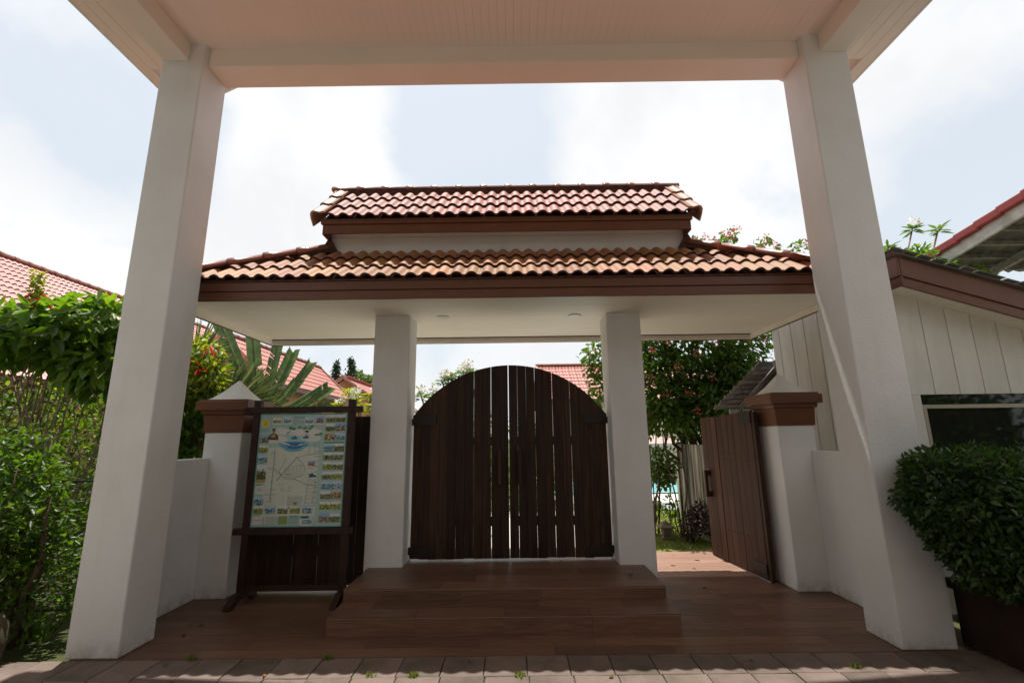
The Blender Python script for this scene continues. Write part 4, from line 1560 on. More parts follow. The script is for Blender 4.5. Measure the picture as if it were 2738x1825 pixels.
# ---- silver fan palm behind the left pier
fp = thing('fan_palm', (-4.05, 7.0, 0), 'grey-green fan palm with stiff narrow leaflets behind the left pier', 'palm')
MB().tube([(-4.1, 7.0, -.05), (-4.08, 7.0, 1.4)], [.10, .08], 9).build('trunk', 'bark', fp, smooth=True)
gq = np.random.default_rng(8)
for hub, az, el, ln in (((-4.42, 6.75, 2.10), .25, .95, .95), ((-4.15, 6.72, 2.05), .55, .70, .92), ((-3.95, 6.7, 2.10), .95, .50, .78), ((-4.80, 6.9, 2.75), .45, .95, .80), ((-4.62, 6.75, 1.75), -.5, .8, .7),
                        ((-4.45, 6.7, 1.55), -.2, .4, .6), ((-3.75, 6.75, 1.95), 1.2, .2, .62), ((-4.25, 6.65, 1.35), .1, .3, .6)):
    d = Vector((math.sin(az) * math.cos(el), -.25 * math.cos(az) * math.cos(el), math.sin(el))).normalized()
    b = Vector((-4.08, 7.0, 1.35))
    hub = Vector(hub)
    MB().tube([b, (b + hub) / 2 + Vector((0, 0, .06)), hub], [.016, .012, .009], 5).build('leaf_stalk', 'fan', fp)
    side = d.cross(Vector((0, -1, .25))).normalized()
    nrm = side.cross(d)
    n = 38
    a = np.linspace(-1.45, 1.45, n)
    D = np.array([list(d * math.cos(q) + side * math.sin(q) + nrm * float(gq.normal() * .06)) for q in a])
    P = np.tile(np.array(hub), (n, 1))
    N = np.tile(np.array(nrm), (n, 1)) + gq.normal(size=(n, 3)) * .2
    V, F = leaf_geo(P, D, N, ln * (1 - .25 * np.abs(a) / 1.45) * (.9 + .2 * gq.random(n)), .030, .3, .06, (.35, .7))
    link('palm_leaf', quick_mesh('palm_leaf', V, F), 'fan', fp)

# ---- traveller's palm with broad torn leaves
tp = thing('traveller_palm', (-4.0, 7.6, 0), 'traveller palm with a fan of broad torn leaves behind the fan palm', 'palm')
MB().tube([(-4.15, 7.6, -.05), (-4.12, 7.6, 1.5), (-4.1, 7.6, 1.9)], [.13, .10, .06], 9).build('trunk', 'bark', tp, smooth=True)
gt = np.random.default_rng(18)


def torn_leaf(parent, base, tip, bend, width, seed):
    """broad leaf: midrib with many strips each side, some gaps"""
    g = np.random.default_rng(seed)
    base, tip = Vector(base), Vector(tip)
    ax = (tip - base)
    side = ax.cross(Vector((0, -1, 0))).normalized()
    nrm = Vector((0, -1, .15)).normalized()
    n = 26
    V, F = [], []
    mid = []
    for i in range(n + 1):
        k = i / n
        mid.append(base + ax * k + Vector((0, 0, -bend * k * k)) + nrm * .02 * math.sin(k * 5 + seed))
    s0 = int(n * .30)
    for sg in (-1, 1):
        sh_ = 0
        for i in range(s0, n):
            k0, k1 = (i - s0) / (n - s0), (i + 1 - s0) / (n - s0)
            w0 = width * min(1, .35 + k0 * 4) * (1 if k0 < .93 else .9) 
            w1 = width * min(1, .35 + k1 * 4) * (1 if k1 < .93 else .9) 
            if g.random() < .10:
                sh_ = g.uniform(-.03, .03)
            tear = g.random() < .10
            dz = Vector((0, 0, -.10 * width - (0.05 if tear else 0))) + nrm * sh_
            lead = ax.normalized() * .05
            q = len(V)
            a, b = mid[i], mid[i + 1] - (ax / n * (.30 if tear else .0))
            V += [a, b, b + side * sg * w1 * .55 + nrm * .05 + lead, a + side * sg * w0 * .55 + nrm * .05 + lead,
                  b + side * sg * w1 + dz + lead * 2 - (ax / n * (.35 if tear else 0)), a + side * sg * w0 + dz + lead * 2]
            F += [(q, q + 1, q + 2, q + 3), (q + 3, q + 2, q + 4, q + 5)]
    me = quick_mesh('broad_leaf', [list(v) for v in V], F)
    o = link('broad_leaf', me, 'frond', parent)
    rbm = MB().tube(mid, [.022 - .016 * i / n for i in range(n + 1)], 5)
    rbm.build('midrib', 'frond', o)
    return o


b0 = (-4.10, 7.6, 1.75)
for i, (tx, tz, bd, wd) in enumerate(((-4.95, 3.75, .1, .13), (-4.40, 3.60, .05, .12), (-3.96, 3.28, .08, .11), (-3.66, 3.12, .08, .095), (-3.36, 2.92, .08, .09),
                                     (-3.06, 2.54, .08, .11), (-2.98, 2.24, .06, .09), (-5.3, 3.1, .2, .2), (-5.4, 2.6, .2, .18))):
    torn_leaf(tp, b0, (tx, 7.55 + .04 * (i % 3), tz), bd, wd, i + 3)

# ---- frangipani bushes
def frangipani(loc, label, crowns, leafL, flowers, seed, m='lf_mid', group=None):
    t_ = thing('frangipani', loc, label, 'tree', group)
    g_ = random.Random(seed)
    mb_ = MB()
    lv_ = Leaves(seed)
    fl = Leaves(seed + 1)
    fork = Vector(loc) + Vector((0, 0, (min(c[2] for c in crowns)) * .5))
    mb_.tube([Vector(loc) - Vector((0, 0, .05)), fork], [.06, .05], 7)
    for c in crowns:
        mid_ = fork.lerp(Vector(c), .55) + Vector((g_.uniform(-.1, .1), g_.uniform(-.1, .1), -.05))
        mb_.tube([fork, mid_, c], [.04, .026, .015], 6)
        lv_.whorl((c[0], c[1], c[2] - .02), 11, leafL, leafL * .27, .30, .02)
        lv_.whorl((c[0], c[1], c[2] - .07), 8, leafL * .9, leafL * .27, .05, .02)
        if g_.random() < flowers:
            q = (c[0] + g_.uniform(-.05, .05), c[1] - .03, c[2] + .11)
            blossom(fl, q, .10, 38, .055, .045)
    mb_.build('trunk', 'twig', t_, smooth=True)
    lv_.build('foliage', m, t_)
    if fl.P:
        fl.build('white_blossoms', 'whitefl', t_, stuff=True)
    return t_


g = random.Random(4)
frangipani((-3.35, 10, 0), 'frangipani with pale leaves and white blossoms between the map board and the left pillar',
           [(-3.7 + g.uniform(-.05, .05), 9.95, 2.30)] + [(-3.72 + i * .085, 9.8 + g.uniform(0, .4), 2.25 + g.uniform(-.1, .42)) for i in range(10)], .19, .55, 51, 'lf_yellow')
frangipani((-1.3, 9, 0), 'frangipani with clusters of white blossoms rising behind the left leaf of the arched gate',
           [(-1.80, 9, 2.42), (-1.62, 9.1, 2.38), (-1.52, 8.9, 2.45), (-1.40, 9.1, 2.72), (-1.27, 9, 2.74), (-1.20, 9.1, 2.86), (-1.08, 9, 2.78), (-.98, 9, 2.86), (-.92, 9.1, 2.92), (-.80, 9, 2.86),
            (-.62, 9, 2.85), (-1.7, 9, 2.1), (-1.3, 9, 2.3), (-.9, 9, 2.4)], .17, .62, 53, 'lf_mid')
frangipani((7.0, 8.6, 0), 'frangipani with leaf rosettes showing above the right building roof',
           [(7.85, 8.5, 5.52), (8.35, 8.5, 5.50), (7.3, 8.5, 5.15), (7.9, 8.5, 5.0), (8.2, 8.6, 5.05), (7.5, 8.6, 4.85)], .21, .2, 55, 'lf_mid')
# bright low shrub at the foot of that frangipani
s2 = thing('roof_edge_shrub', (7.0, 7.6, 0), 'bright green leafy shrub just above the right building roof edge', 'shrub')
mb = MB()
branches(mb, (7.0, 7.6, 0), [(6.3, 7.5, 4.3), (6.9, 7.5, 4.5), (7.2, 7.5, 4.2), (7.6, 7.5, 4.1)], .05, .01, rb, .1)
mb.build('trunk', 'bark', s2)
lv = Leaves(57)
for c, r, n in (((6.35, 7.5, 4.45), (.22, .2, .25), 160), ((6.85, 7.5, 4.42), (.38, .25, .28), 320), ((7.2, 7.5, 4.22), (.3, .25, .22), 220), ((7.62, 7.4, 4.08), (.28, .25, .22), 200)):
    lv.ell(c, r, n, .10, .055, .7, .5, .2)
lv.build('foliage', 'lf_bright', s2)

# ---- right: flowering creeper mass behind the gatehouse
cp = thing('flowering_creeper', (3.2, 8.3, 0), 'large dark creeper with pink blossom clusters behind the gatehouse, above the open gate', 'creeper')
mb = MB()
branches(mb, (3.75, 8.9, 0), [(rb.uniform(1.6, 4.6), rb.uniform(7.8, 8.8), rb.uniform(2.2, 4.8)) for _ in range(26)], .06, .010, rb, .2, 5)
branches(mb, (2.35, 8.3, 0), [(2.2, 8.2, 1.6), (2.6, 8.3, 1.8), (2.45, 8.2, 2.2)], .018, .008, rb, .06, 5)
branches(mb, (2.75, 8.0, 0), [(2.55, 8.1, 1.7), (2.8, 8.1, 1.9)], .016, .007, rb, .05, 5)
mb.build('stem', 'bark', cp, smooth=True)
lv = Leaves(61)
for c, r, n in (((3.5, 8.3, 3.2), (1.25, .7, 1.05), 3700), ((2.6, 8.3, 2.5), (.72, .6, .85), 1500), ((3.7, 8.4, 2.1), (.95, .6, .6), 1500), ((3.75, 7.9, 2.75), (.4, .35, .45), 700), ((3.3, 7.9, 2.15), (.45, .3, .3), 420), ((4.0, 8.4, 4.2), (1.3, .6, .75), 1500), ((2.4, 8.3, 3.6), (.8, .5, .6), 700), ((2.85, 8.0, 1.85), (.34, .3, .28), 260), ((2.42, 8.0, 2.0), (.34, .3, .34), 300), ((2.2, 8.0, 1.75), (.2, .25, .25), 110),
                ((1.50, 8.2, 2.95), (.30, .3, .36), 260), ((1.55, 8.2, 2.45), (.26, .3, .34), 200), ((1.85, 8.25, 2.7), (.3, .3, .6), 320)):
    lv.ell(c, r, n, .105, .055, .85, .5, .35, .7, .2)
for c, r, n in (((3.38, 8, 5.02), (.16, .2, .18), 50), ((3.75, 8, 4.98), (.26, .2, .12), 70), ((4.02, 8, 5.2), (.16, .2, .12), 34), ((4.62, 8, 4.93), (.22, .2, .22), 70), ((5.3, 8, 4.88), (.2, .2, .20), 60)):
    lv.ell(c, r, n, .10, .055, .8, .5, .3)
lv.build('foliage', 'lf_creeper', cp)
fl = Leaves(62)
for c in ((2.35, 7.75, 3.02), (2.75, 7.7, 2.75), (3.1, 7.7, 2.95), (2.55, 7.75, 2.3), (3.4, 7.65, 3.1), (3.9, 7.6, 3.2), (4.25, 7.7, 3.2), (2.3, 7.8, 2.55), (2.9, 7.7, 2.3), (3.3, 7.7, 2.55), (3.0, 7.7, 2.0),
          (2.25, 7.8, 1.95), (4.1, 7.7, 2.8), (4.4, 7.7, 2.95), (2.6, 7.7, 3.15), (3.6, 7.7, 2.2), (1.36, 7.95, 3.05), (1.45, 7.95, 2.75)):
    blossom(fl, c, .06, 13, .042, .026)
for c in ((3.3, 7.9, 5.05), (3.5, 7.9, 5.12), (3.72, 7.9, 5.02), (3.9, 7.9, 5.2), (4.10, 7.9, 5.27), (3.95, 7.9, 5.12), (4.02, 7.9, 5.22), (3.62, 7.9, 5.06), (3.4, 7.9, 4.96), (4.62, 7.9, 5.08), (4.75, 7.9, 4.98), (5.3, 7.9, 5.0), (5.45, 7.9, 4.96), (3.6, 7.9, 4.95), (4.5, 7.9, 4.92)):
    blossom(fl, c, .07, 17, .046, .028)
fl.build('pink_blossoms', 'pink', cp)

# ---- shrubs between the fence panel, the lantern and the open gate
pu = thing('purple_shrub', (2.85, 7.75, 0), 'small purple-leaved shrub at the foot of the stained wall', 'shrub')
mb = MB()
branches(mb, (2.85, 7.75, -.02), [(2.7, 7.7, .4), (2.9, 7.7, .5), (2.8, 7.65, .35), (3.0, 7.6, .35), (2.95, 7.55, .42)], .010, .004, rb, .04)
mb.build('stem', 'bark', pu)
lv = Leaves(66)
for c, r, n in (((2.72, 7.7, .22), (.17, .15, .2), 150), ((2.86, 7.7, .42), (.12, .12, .16), 90), ((2.97, 7.55, .28), (.12, .12, .2), 80)):
    lv.ell(c, r, n, .085, .035, .8, .5, .1)
lv.build('foliage', 'lf_purple', pu)
s3 = thing('garden_shrub', (2.3, 8.5, 0), 'thin-stemmed leafy shrub in front of the pool, left of the stained wall', 'shrub')
mb = MB()
branches(mb, (2.30, 8.3, -.02), [(2.42, 8.35, 1.0), (2.62, 8.4, 1.1), (2.55, 8.3, 1.3)], .016, .007, rb, .06, 5)
branches(mb, (2.80, 8.6, -.02), [(2.62, 8.5, 1.0), (2.70, 8.5, 1.2)], .014, .006, rb, .05, 5)
mb.build('stem', 'bark', s3, smooth=True)
lv = Leaves(67)
for c, r, n in (((2.52, 8.4, 1.12), (.34, .25, .30), 330), ((2.60, 8.4, .86), (.16, .15, .16), 60), ((2.35, 8.4, .9), (.16, .15, .2), 50), ((2.75, 8.6, .3), (.16, .15, .3), 70), ((2.4, 8.6, .42), (.22, .2, .06), 40)):
    lv.ell(c, r, n, .10, .055, .8, .5, .4)
lv.build('foliage', 'lf_mid', s3)

# stone lantern
ln = thing('stone_lantern', (2.42, 7.95, -.02), 'small stone garden lantern with a tiled cap on the lawn edge', 'lantern')
MB().frustum(2.42, 7.95, [(-.03, .075, .075), (.02, .075, .075), (.03, .06, .06), (.16, .064, .064)]).build('lantern_body', 'lantern', ln, bevel=.005)
MB().frustum(2.42, 7.95, [(.161, .12, .12), (.185, .12, .12), (.225, .055, .055), (.23, .045, .045)]).build('lantern_roof', 'lantern', ln, bevel=.004)
MB().frustum(2.42, 7.95, [(.2301, .06, .06), (.24, .055, .055), (.265, .012, .012)]).build('lantern_finial', 'lantern', ln)

# ================================================================== RIGHT BUILDING
bl = thing('right_building', (6, 5.8, 0), 'white board-clad building with brown fascia and dark window at the right', 'building')
X0, YFb, YBb = 3.92, 4.62, 6.90
ZWH = 1.972
sl17 = math.tan(R(17.6))


def rtop(x):
    return 3.315 - (x - 3.84) * sl17


bw = .248
k = 0
x = X0
while x < 8.6:
    xb = min(x + bw - .006, 8.6)
    MB().prism([(x, ZWH), (xb, ZWH), (xb, rtop(xb) - .25), (x, rtop(x) - .25)], 'y', YFb, YFb + .02).build('siding_board', 'siding', bl, bevel=.002, seg=1)
    x += bw
box('wall_core', 'sidegap', bl, X0 + .022, 8.6, YFb + .022, YBb, 1.975, 2.1)
MB().prism([(X0 + .022, 2.1), (8.6, 2.1), (8.6, 2.11), (X0 + 2.6, rtop(X0 + 2.6) - .28), (X0 + .022, rtop(X0) - .28)], 'y', YFb + .022, YBb).build('wall_core', 'sidegap', bl)
y = YFb + .022
while y < YBb:
    yb_ = min(y + .29, YBb)
    MB().box(X0, X0 + .02, y, yb_ - .007, .0, rtop(X0) - .03).build('siding_board', 'siding', bl, bevel=.002, seg=1)
    y += .297
box('side_core', 'sidegap', bl, X0 + .021, X0 + .05, YFb + .06, YBb, 0, 1.97)
MB().box(X0 + .05, 8.6, YFb, YFb + .15, 0, .75).build('lower_wall', 'siding', bl)
MB().box(X0 + .0, X0 + .09, YFb - .003, YFb + .02, .0, ZWH - .002).build('corner_post', 'siding', bl)
# window with frame bars and dark glass
wf = MB().box(X0 + .09, 8.6, YFb - .004, YFb + .04, .75, .80).box(X0 + .09, 8.6, YFb - .004, YFb + .04, 1.835, 1.872)
wf.box(X0 + .095, X0 + .13, YFb - .003, YFb + .04, .80, 1.835).box(5.05, 5.10, YFb - .003, YFb + .04, .80, 1.835).box(6.3, 6.35, YFb - .003, YFb + .04, .80, 1.835)
wfo = wf.build('window_frame', 'winframe', bl, bevel=.002, seg=1)
for a, b in ((X0 + .13, 5.05), (5.10, 6.30), (6.35, 8.6)):
    box('window_pane', 'glass', wfo, a, b, YFb + .015, YFb + .022, .80, 1.835)
box('window_pane', 'glass', wfo, X0 + .09, 8.6, YFb + .016, YFb + .023, 1.872, 1.970)
# roof: single slope falling to the right, brown fascia, white soffit strip
RX0, RX1 = 3.83, 8.8
for y0, y1, d0, d1, m_, nm in ((YFb - .26, YFb - .235, .0, .20, 'cornice', 'fascia_board'), (YFb - .245, YFb - .22, .203, .30, 'cornice', 'fascia_moulding')):
    MB().prism([(RX0, rtop(RX0) - d1), (RX1, rtop(RX1) - d1), (RX1, rtop(RX1) - d0), (RX0, rtop(RX0) - d0)], 'y', y0, y1).build(nm, m_, bl, bevel=.004)
MB().prism([(RX0 + .03, rtop(RX0) - .285), (RX1, rtop(RX1) - .285), (RX1, rtop(RX1) - .265), (RX0 + .03, rtop(RX0) - .265)], 'y', YFb - .218, YFb + .0).build('eave_soffit', 'soffit', bl)
for d0, d1, x_ in ((.0, .20, RX0 - .027), (.203, .30, RX0 - .012)):
    MB().box(x_, x_ + .025, YFb - .258, YFb + .25, rtop(RX0) - d1, rtop(RX0) - d0).build('side_fascia', 'cornice', bl, bevel=.004)
roofm = MB()
nw = 34
rings = []
xs = []
# corrugated cement sheets running down the slope
for j in range(3):
    y0, y1 = YFb - .30 + j * .9, YFb - .30 + (j + 1) * .9 + .06
    ring0, ring1 = [], []
    vs_, fs_ = [], []
    n_ = 18
    for i in range(n_ + 1):
        yy = y0 + (y1 - y0) * i / n_
        dz = .012 * math.sin(i * math.pi / 1.5) + .012 + j * .004
        vs_ += [(RX0 - .07, yy, rtop(RX0 - .07) + .005 + dz), (RX1, yy, rtop(RX1) + .005 + dz)]
    for i in range(n_):
        fs_.append((2 * i, 2 * i + 1, 2 * i + 3, 2 * i + 2))
    b_ = MB().add(vs_, fs_)
    o = b_.build('roof_sheet', 'asbestos', bl)
    so_ = o.modifiers.new('thick', 'SOLIDIFY')
    so_.thickness = .008
rbk = random.Random(9)
for i in range(34):
    xa = RX0 - .09 + i * .13
    MB().box(xa, xa + .125 + rbk.uniform(-.01, .02), YFb - .33 + rbk.uniform(-.01, .01), YFb - .16, 0, .006).build('roof_edge_slate', 'asbestos', bl).matrix_basis = \
        Matrix.Translation((0, 0, rtop(xa) + .036 + rbk.uniform(-.004, .004))) @ Matrix.Translation((xa, 0, 0)) @ Matrix.Rotation(R(17.6), 4, 'Y') @ Matrix.Translation((-xa, 0, 0))

# ---- lean-to roof behind the right pier
lt = thing('lean_to_roof', (3.85, 7.4, 0), 'old grey slatted lean-to roof behind the right pier', 'roof')
for k in range(9):
    f0 = k / 9
    a = Vector((3.42, 7.25, 2.04)).lerp(Vector((4.16, 7.25, 2.70)), f0)
    MB().beam(a + Vector((-.32, -.03 * (k % 2), .0)), a + Vector((.9, .02, .01)), .02, .052).build('roof_slat', 'greywood', lt)
MB().add([(3.10, 7.29, 2.0), (4.9, 7.30, 2.0), (4.9, 7.30, 2.74), (3.90, 7.29, 2.74)], [(0, 1, 2, 3)]).build('roof_sheet', 'asbestos', lt).modifiers.new('thick', 'SOLIDIFY').thickness = .012
MB().beam((3.48, 7.20, 2.02), (4.14, 7.20, 2.68), .05, .05).build('rafter', 'asbestos', lt)
MB().box(4.06, 4.10, 7.16, 7.22, 2.56, 2.74).build('rafter_end', 'greywood', lt)
MB().box(3.35, 3.50, 7.30, 7.33, 1.80, 2.06).build('gable_panel', 'whiteboard', lt)
MB().box(3.56, 3.74, 7.30, 7.33, 1.72, 2.06).build('gable_panel', 'whiteboard', lt)
for x in (3.45, 3.95):
    MB().box(x, x + .07, 7.36, 7.43, -.05, 2.1).build('lean_to_post', 'greywood', lt)

# ---- open shed roof further right
sd = thing('shed_roof', (8, 6, 0), 'open shed roof with red verge caps and grey corrugated underside at the upper right', 'roof')
pa, pb = Vector((7.30, 8.0, 4.64)), Vector((7.223 + .0, 6.0, 4.977))
pa = Vector((7.55, 8.05, 4.74))
pb = Vector((6.60, 5.45, 4.62))
# verge line measured in the photograph: far low end pa, near high end pb
pa = Vector((7.45, 8.0, 4.57))
pb = Vector((7.45, 6.18, 4.89))
sdir = (pb - pa)
vert = Vector((0, 0, 1))
ex = 4.0
sh_n = MB()
nn = 40
vs_, fs_ = [], []
for i in range(nn + 1):
    xx = ex * i / nn
    dz = .03 * math.sin(i * math.pi / 1.0 * .9)
    for q in (pa - sdir * .1, pb + sdir * 1.0):
        vs_.append((q.x + xx, q.y, q.z + dz - .03))
for i in range(nn):
    fs_.append((2 * i, 2 * i + 1, 2 * i + 3, 2 * i + 2))
o = MB().add(vs_, fs_).build('roof_sheet', 'asbestos', sd)
o.modifiers.new('thick', 'SOLIDIFY').thickness = .01
MB().prism([(0, 0), (.04, 0), (.04, 1), (0, 1)], 'y', 0, 1)
MB().beam(pa + Vector((0, 0, -.10)), pb + sdir + Vector((0, 0, -.10)), .05, .20).build('barge_board', 'whiteboard', sd)
for k in range(9):
    a = pa + sdir * (k * .2)
    b = pa + sdir * (k * .2 + .225)
    MB().beam(a + Vector((-.02, 0, .045 + .012)), b + Vector((-.02, 0, .035)), .16, .13).build('verge_cap', 'redcap', sd, bevel=.02)
for k in range(8):
    a = pa + sdir * (.03 + k * .22) + Vector((.04, 0, -.10))
    MB().beam(a, a + Vector((ex, 0, 0)), .05, .07).build('purlin', 'greywood', sd)
MB().beam(pa + Vector((1.1, 0, -.19)), pb + sdir + Vector((1.1, 0, -.19)), .08, .12).build('rafter', 'greywood', sd)
for x in (.3, 3.4):
    MB().box(pa.x + x, pa.x + x + .1, 7.7, 7.8, -.05, pa.z - .1).build('shed_post', 'greywood', sd)


# ================================================================== HOUSES BEHIND
def house(name, label, ridge0, ridge1, run, drop, wallm, cols, rows, parts=None, axis='y', tm='tile_far', group='tiled houses behind the gate'):
    """gable house; ridge from ridge0 to ridge1 along axis; slopes fall `drop` over `run` to each side"""
    r0, r1 = Vector(ridge0), Vector(ridge1)
    t_ = thing(name, ((r0.x + r1.x) / 2, (r0.y + r1.y) / 2, 0), label, 'house', group)
    ln_ = (r1 - r0).length
    ang = math.atan2(drop, run)
    sl_len = math.hypot(run, drop)
    nr = int(sl_len / TE) + 1
    nc = int(ln_ / TW)
    for s in (-1, 1):
        dn = Vector((s, 0, 0)) if axis == 'y' else Vector((0, s, 0))
        O = (r0 if (s < 0) == (axis == 'x') else r1) + dn * run + Vector((0, 0, -drop))
        U = (r1 - r0).normalized() if (s < 0) == (axis == 'x') else -(r1 - r0).normalized()
        if axis == 'y':
            U = Vector((0, 1, 0)) if s > 0 else Vector((0, -1, 0))
            O = (r0 if s > 0 else r1) + dn * run + Vector((0, 0, -drop))
        else:
            U = Vector((1, 0, 0)) if s < 0 else Vector((-1, 0, 0))
            O = (r0 if s < 0 else r1) + dn * run + Vector((0, 0, -drop))
        V_ = (-dn * math.cos(ang) + Vector((0, 0, math.sin(ang))))
        vis = (s > 0) if axis == 'y' else (s < 0)
        if parts and vis:
            c0, c1, q0, q1 = parts
            tile_parts(t_, O + U * c0 * TW + V_ * q0 * TE, U, V_, c1 - c0, q1 - q0, tm)
            tile_field('roof_tiles', t_, O, U, V_, nc, nr, tm, 4, skip=lambda c, r: c0 <= c < c1 and q0 <= r < q1)
        else:
            tile_field('roof_tiles', t_, O, U, V_, nc, nr, tm, 4 if vis else 2)
    # walls and gables under the roof
    if axis == 'y':
        prof = [(r0.x - run + .45, -.05), (r0.x + run - .45, -.05), (r0.x + run - .45, r0.z - drop + .45 * drop / run - .06), (r0.x, r0.z - .06), (r0.x - run + .45, r0.z - drop + .45 * drop / run - .06)]
        MB().prism(prof, 'y', r0.y + .35, r1.y - .35).build('house_wall', wallm, t_)
        for s in (-1, 1):
            MB().box(*sorted((r0.x + s * run, r0.x + s * (run - .025))), r0.y, r1.y, r0.z - drop - .14, r0.z - drop + .01).build('fascia_board', 'cornice', t_)
    else:
        prof = [(r0.y - run + .45, -.05), (r0.y + run - .45, -.05), (r0.y + run - .45, r0.z - drop + .45 * drop / run - .06), (r0.y, r0.z - .06), (r0.y - run + .45, r0.z - drop + .45 * drop / run - .06)]
        MB().prism(prof, 'x', r0.x + .35, r1.x - .35).build('house_wall', wallm, t_)
        for s in (-1, 1):
            MB().box(r0.x, r1.x, *sorted((r0.y + s * run, r0.y + s * (run - .025))), r0.z - drop - .14, r0.z - drop + .01).build('fascia_board', 'cornice', t_)
    cap_row(t_, r0 + Vector((0, 0, .06)), r1 + Vector((0, 0, .06)), 'ridge_cap', .36, r=.09)
    # verge strips closing the gable ends
    for e, sg in ((r0, 1), (r1, -1)):
        for s in (-1, 1):
            dn = Vector((s, 0, 0)) if axis == 'y' else Vector((0, s, 0))
            MB().beam(e + Vector((0, 0, .03)), e + dn * run + Vector((0, 0, -drop + .03)), .10, .12).build('verge_strip', tm, t_)
    return t_


house('tiled_house', 'house with coral tiled roof at the far left above the shrub', (-13.3, 4.0, 6.36), (-13.3, 19.6, 6.36), 5.2, 3.7, 'housewall', 53, 20, parts=(18, 42, 9, 20))
house('tiled_house', 'house with coral tiled roof seen beyond the traveller palm', (-9.38, 14.6, 5.0), (-9.38, 22.3, 5.0), 1.6, 1.55, 'housewall', 0, 0)
house('tiled_house', 'small house with coral gable peeping out beside the left pillar', (-9.35, 25.2, 4.95), (-9.35, 36, 4.95), 2.0, 1.3, 'housewall', 0, 0)
house('tiled_house', 'house with wide coral roof seen over the right leaf of the arched gate', (1.05, 21.6, 4.85), (9.0, 21.6, 4.85), 2.6, 1.75, 'creamwall', 0, 0, axis='x')


# ---- trees behind the houses
def conifer(x, y, h, r, seed, label):
    t_ = thing('conifer_tree', (x, y, 0), label, 'tree', 'conifers behind the houses')
    MB().tube([(x, y, -.05), (x, y, h * .95)], [.14, .02], 7).build('trunk', 'bark', t_)
    l_ = Leaves(seed)
    g_ = l_.g
    for k in range(60):
        z = h * (.25 + .75 * k / 60)
        rr_ = r * (1 - (k / 60)) ** .8 + .08
        l_.ell((x + g_.normal() * .05, y, z), (rr_, rr_, .22), 46, .16, .07, .8, .3, .0, .8, .5)
    l_.build('crown', 'lf_conifer', t_)


conifer(-11.55, 30, 6.6, .75, 71, 'slim dark conifer, the shorter of two behind the far roofs')
conifer(-10.68, 30.2, 6.85, .85, 72, 'slim dark conifer, the taller of two behind the far roofs')
tr = thing('broadleaf_tree', (-9.4, 32, 0), 'low bright green tree to the right of the two conifers', 'tree')
MB().tube([(-9.4, 32, -.05), (-9.4, 32, 4)], [.16, .06], 7).build('trunk', 'bark', tr)
lv = Leaves(73)
for c, r, n in (((-10.6, 31.5, 5.3), (.9, .7, .9), 700), ((-9.4, 32, 5.2), (1.2, .8, .9), 900), ((-8.4, 32, 4.9), (1.1, .8, .8), 700), ((-11.6, 31.5, 5.0), (.9, .7, .9), 500)):
    lv.ell(c, r, n, .22, .12, .6)
lv.build('crown', 'lf_mid', tr)

for s, lab in ((-1, 'added hedge out of view, blocking low light from the left'), (1, 'added hedge out of view, blocking low light from the right')):  # unseen hedges added to cut low side light on the columns
    t_ = thing('light_blocking_hedge', (s * 6.9, -1.2, 0), lab, 'hedge', 'unseen hedges added to block light')
    box('hedge_core', 'soil', t_, *sorted((s * 6.6, s * 7.2)), -5, 2.4, -.1, 2.0)
    l_ = Leaves(95 + s)
    l_.boxv((s * 6.9 - .5, -5, 0), (s * 6.9 + .5, 2.6, 2.3), 5000, .12, .06)
    l_.build('foliage', 'lf_dark', t_)
for tx, ty, hh, sd_, lab in ((8.6, -1.2, 5.2, 91, 'shade tree standing right of the canopy'), (-8.8, -.5, 5.4, 92, 'shade tree standing left of the canopy')):
    t_ = thing('shade_tree', (tx, ty, 0), lab, 'tree', 'shade trees beside the drive')
    g_ = random.Random(sd_)
    mb = MB()
    mb.tube([(tx, ty, -.05), (tx + .1, ty, 1.6), (tx, ty, 3.2)], [.2, .16, .1], 8)
    branches(mb, (tx, ty, 2.0), [(tx + g_.uniform(-1.8, 1.8), ty + g_.uniform(-1.8, 1.8), g_.uniform(3, hh)) for _ in range(14)], .07, .02, g_, .2)
    mb.build('trunk', 'bark', t_, smooth=True)
    l_ = Leaves(sd_)
    for k in range(12):
        l_.ell((tx + g_.uniform(-1.6, 1.6), ty + g_.uniform(-2.2, 2.2), g_.uniform(1.8, hh)), (1.2, 1.2, .9), 420, .17, .09, .7)
    l_.build('crown', 'lf_mid', t_)

# ---- low planting that closes the view through the gate gaps and round the houses
gs_ = Leaves(81)
for i in range(26):
    x = -6.6 + i * .30
    gs_.ell((x, 11.2 + .5 * math.sin(i * 2.1), .55 + .25 * math.sin(i * 1.3)), (.5, .5, .75 + .2 * math.sin(i * 1.7)), 170, .12, .06, .7)
for i in range(12):
    gs_.ell((-8.0 + i * .35, 8.6 + .3 * math.sin(i * 1.9), .8), (.5, .4, .95), 170, .11, .06, .7)
for i in range(14):
    gs_.ell((-7.6 + i * .32, 7.3, .5 + .1 * math.sin(i)), (.4, .35, .7), 120, .10, .05, .7)
gso = gs_.build('shrubbery', 'lf_mid', None)
tag(gso, 'mass of green garden shrubs beyond the gates and the left wall', 'shrubbery', kind='stuff')
tl = Leaves(82)
for i in range(46):
    x = -60 + i * 2.8
    tl.ell((x, 62 + 4 * math.sin(i * 1.9), 2.0), (2.6, 2, 2.6 + 1.2 * math.sin(i * 1.31)), 190, .55, .3, .6)
tlo = tl.build('far_trees', 'lf_mid', None)
tag(tlo, 'line of distant trees beyond the houses and the pool', 'trees', kind='stuff')

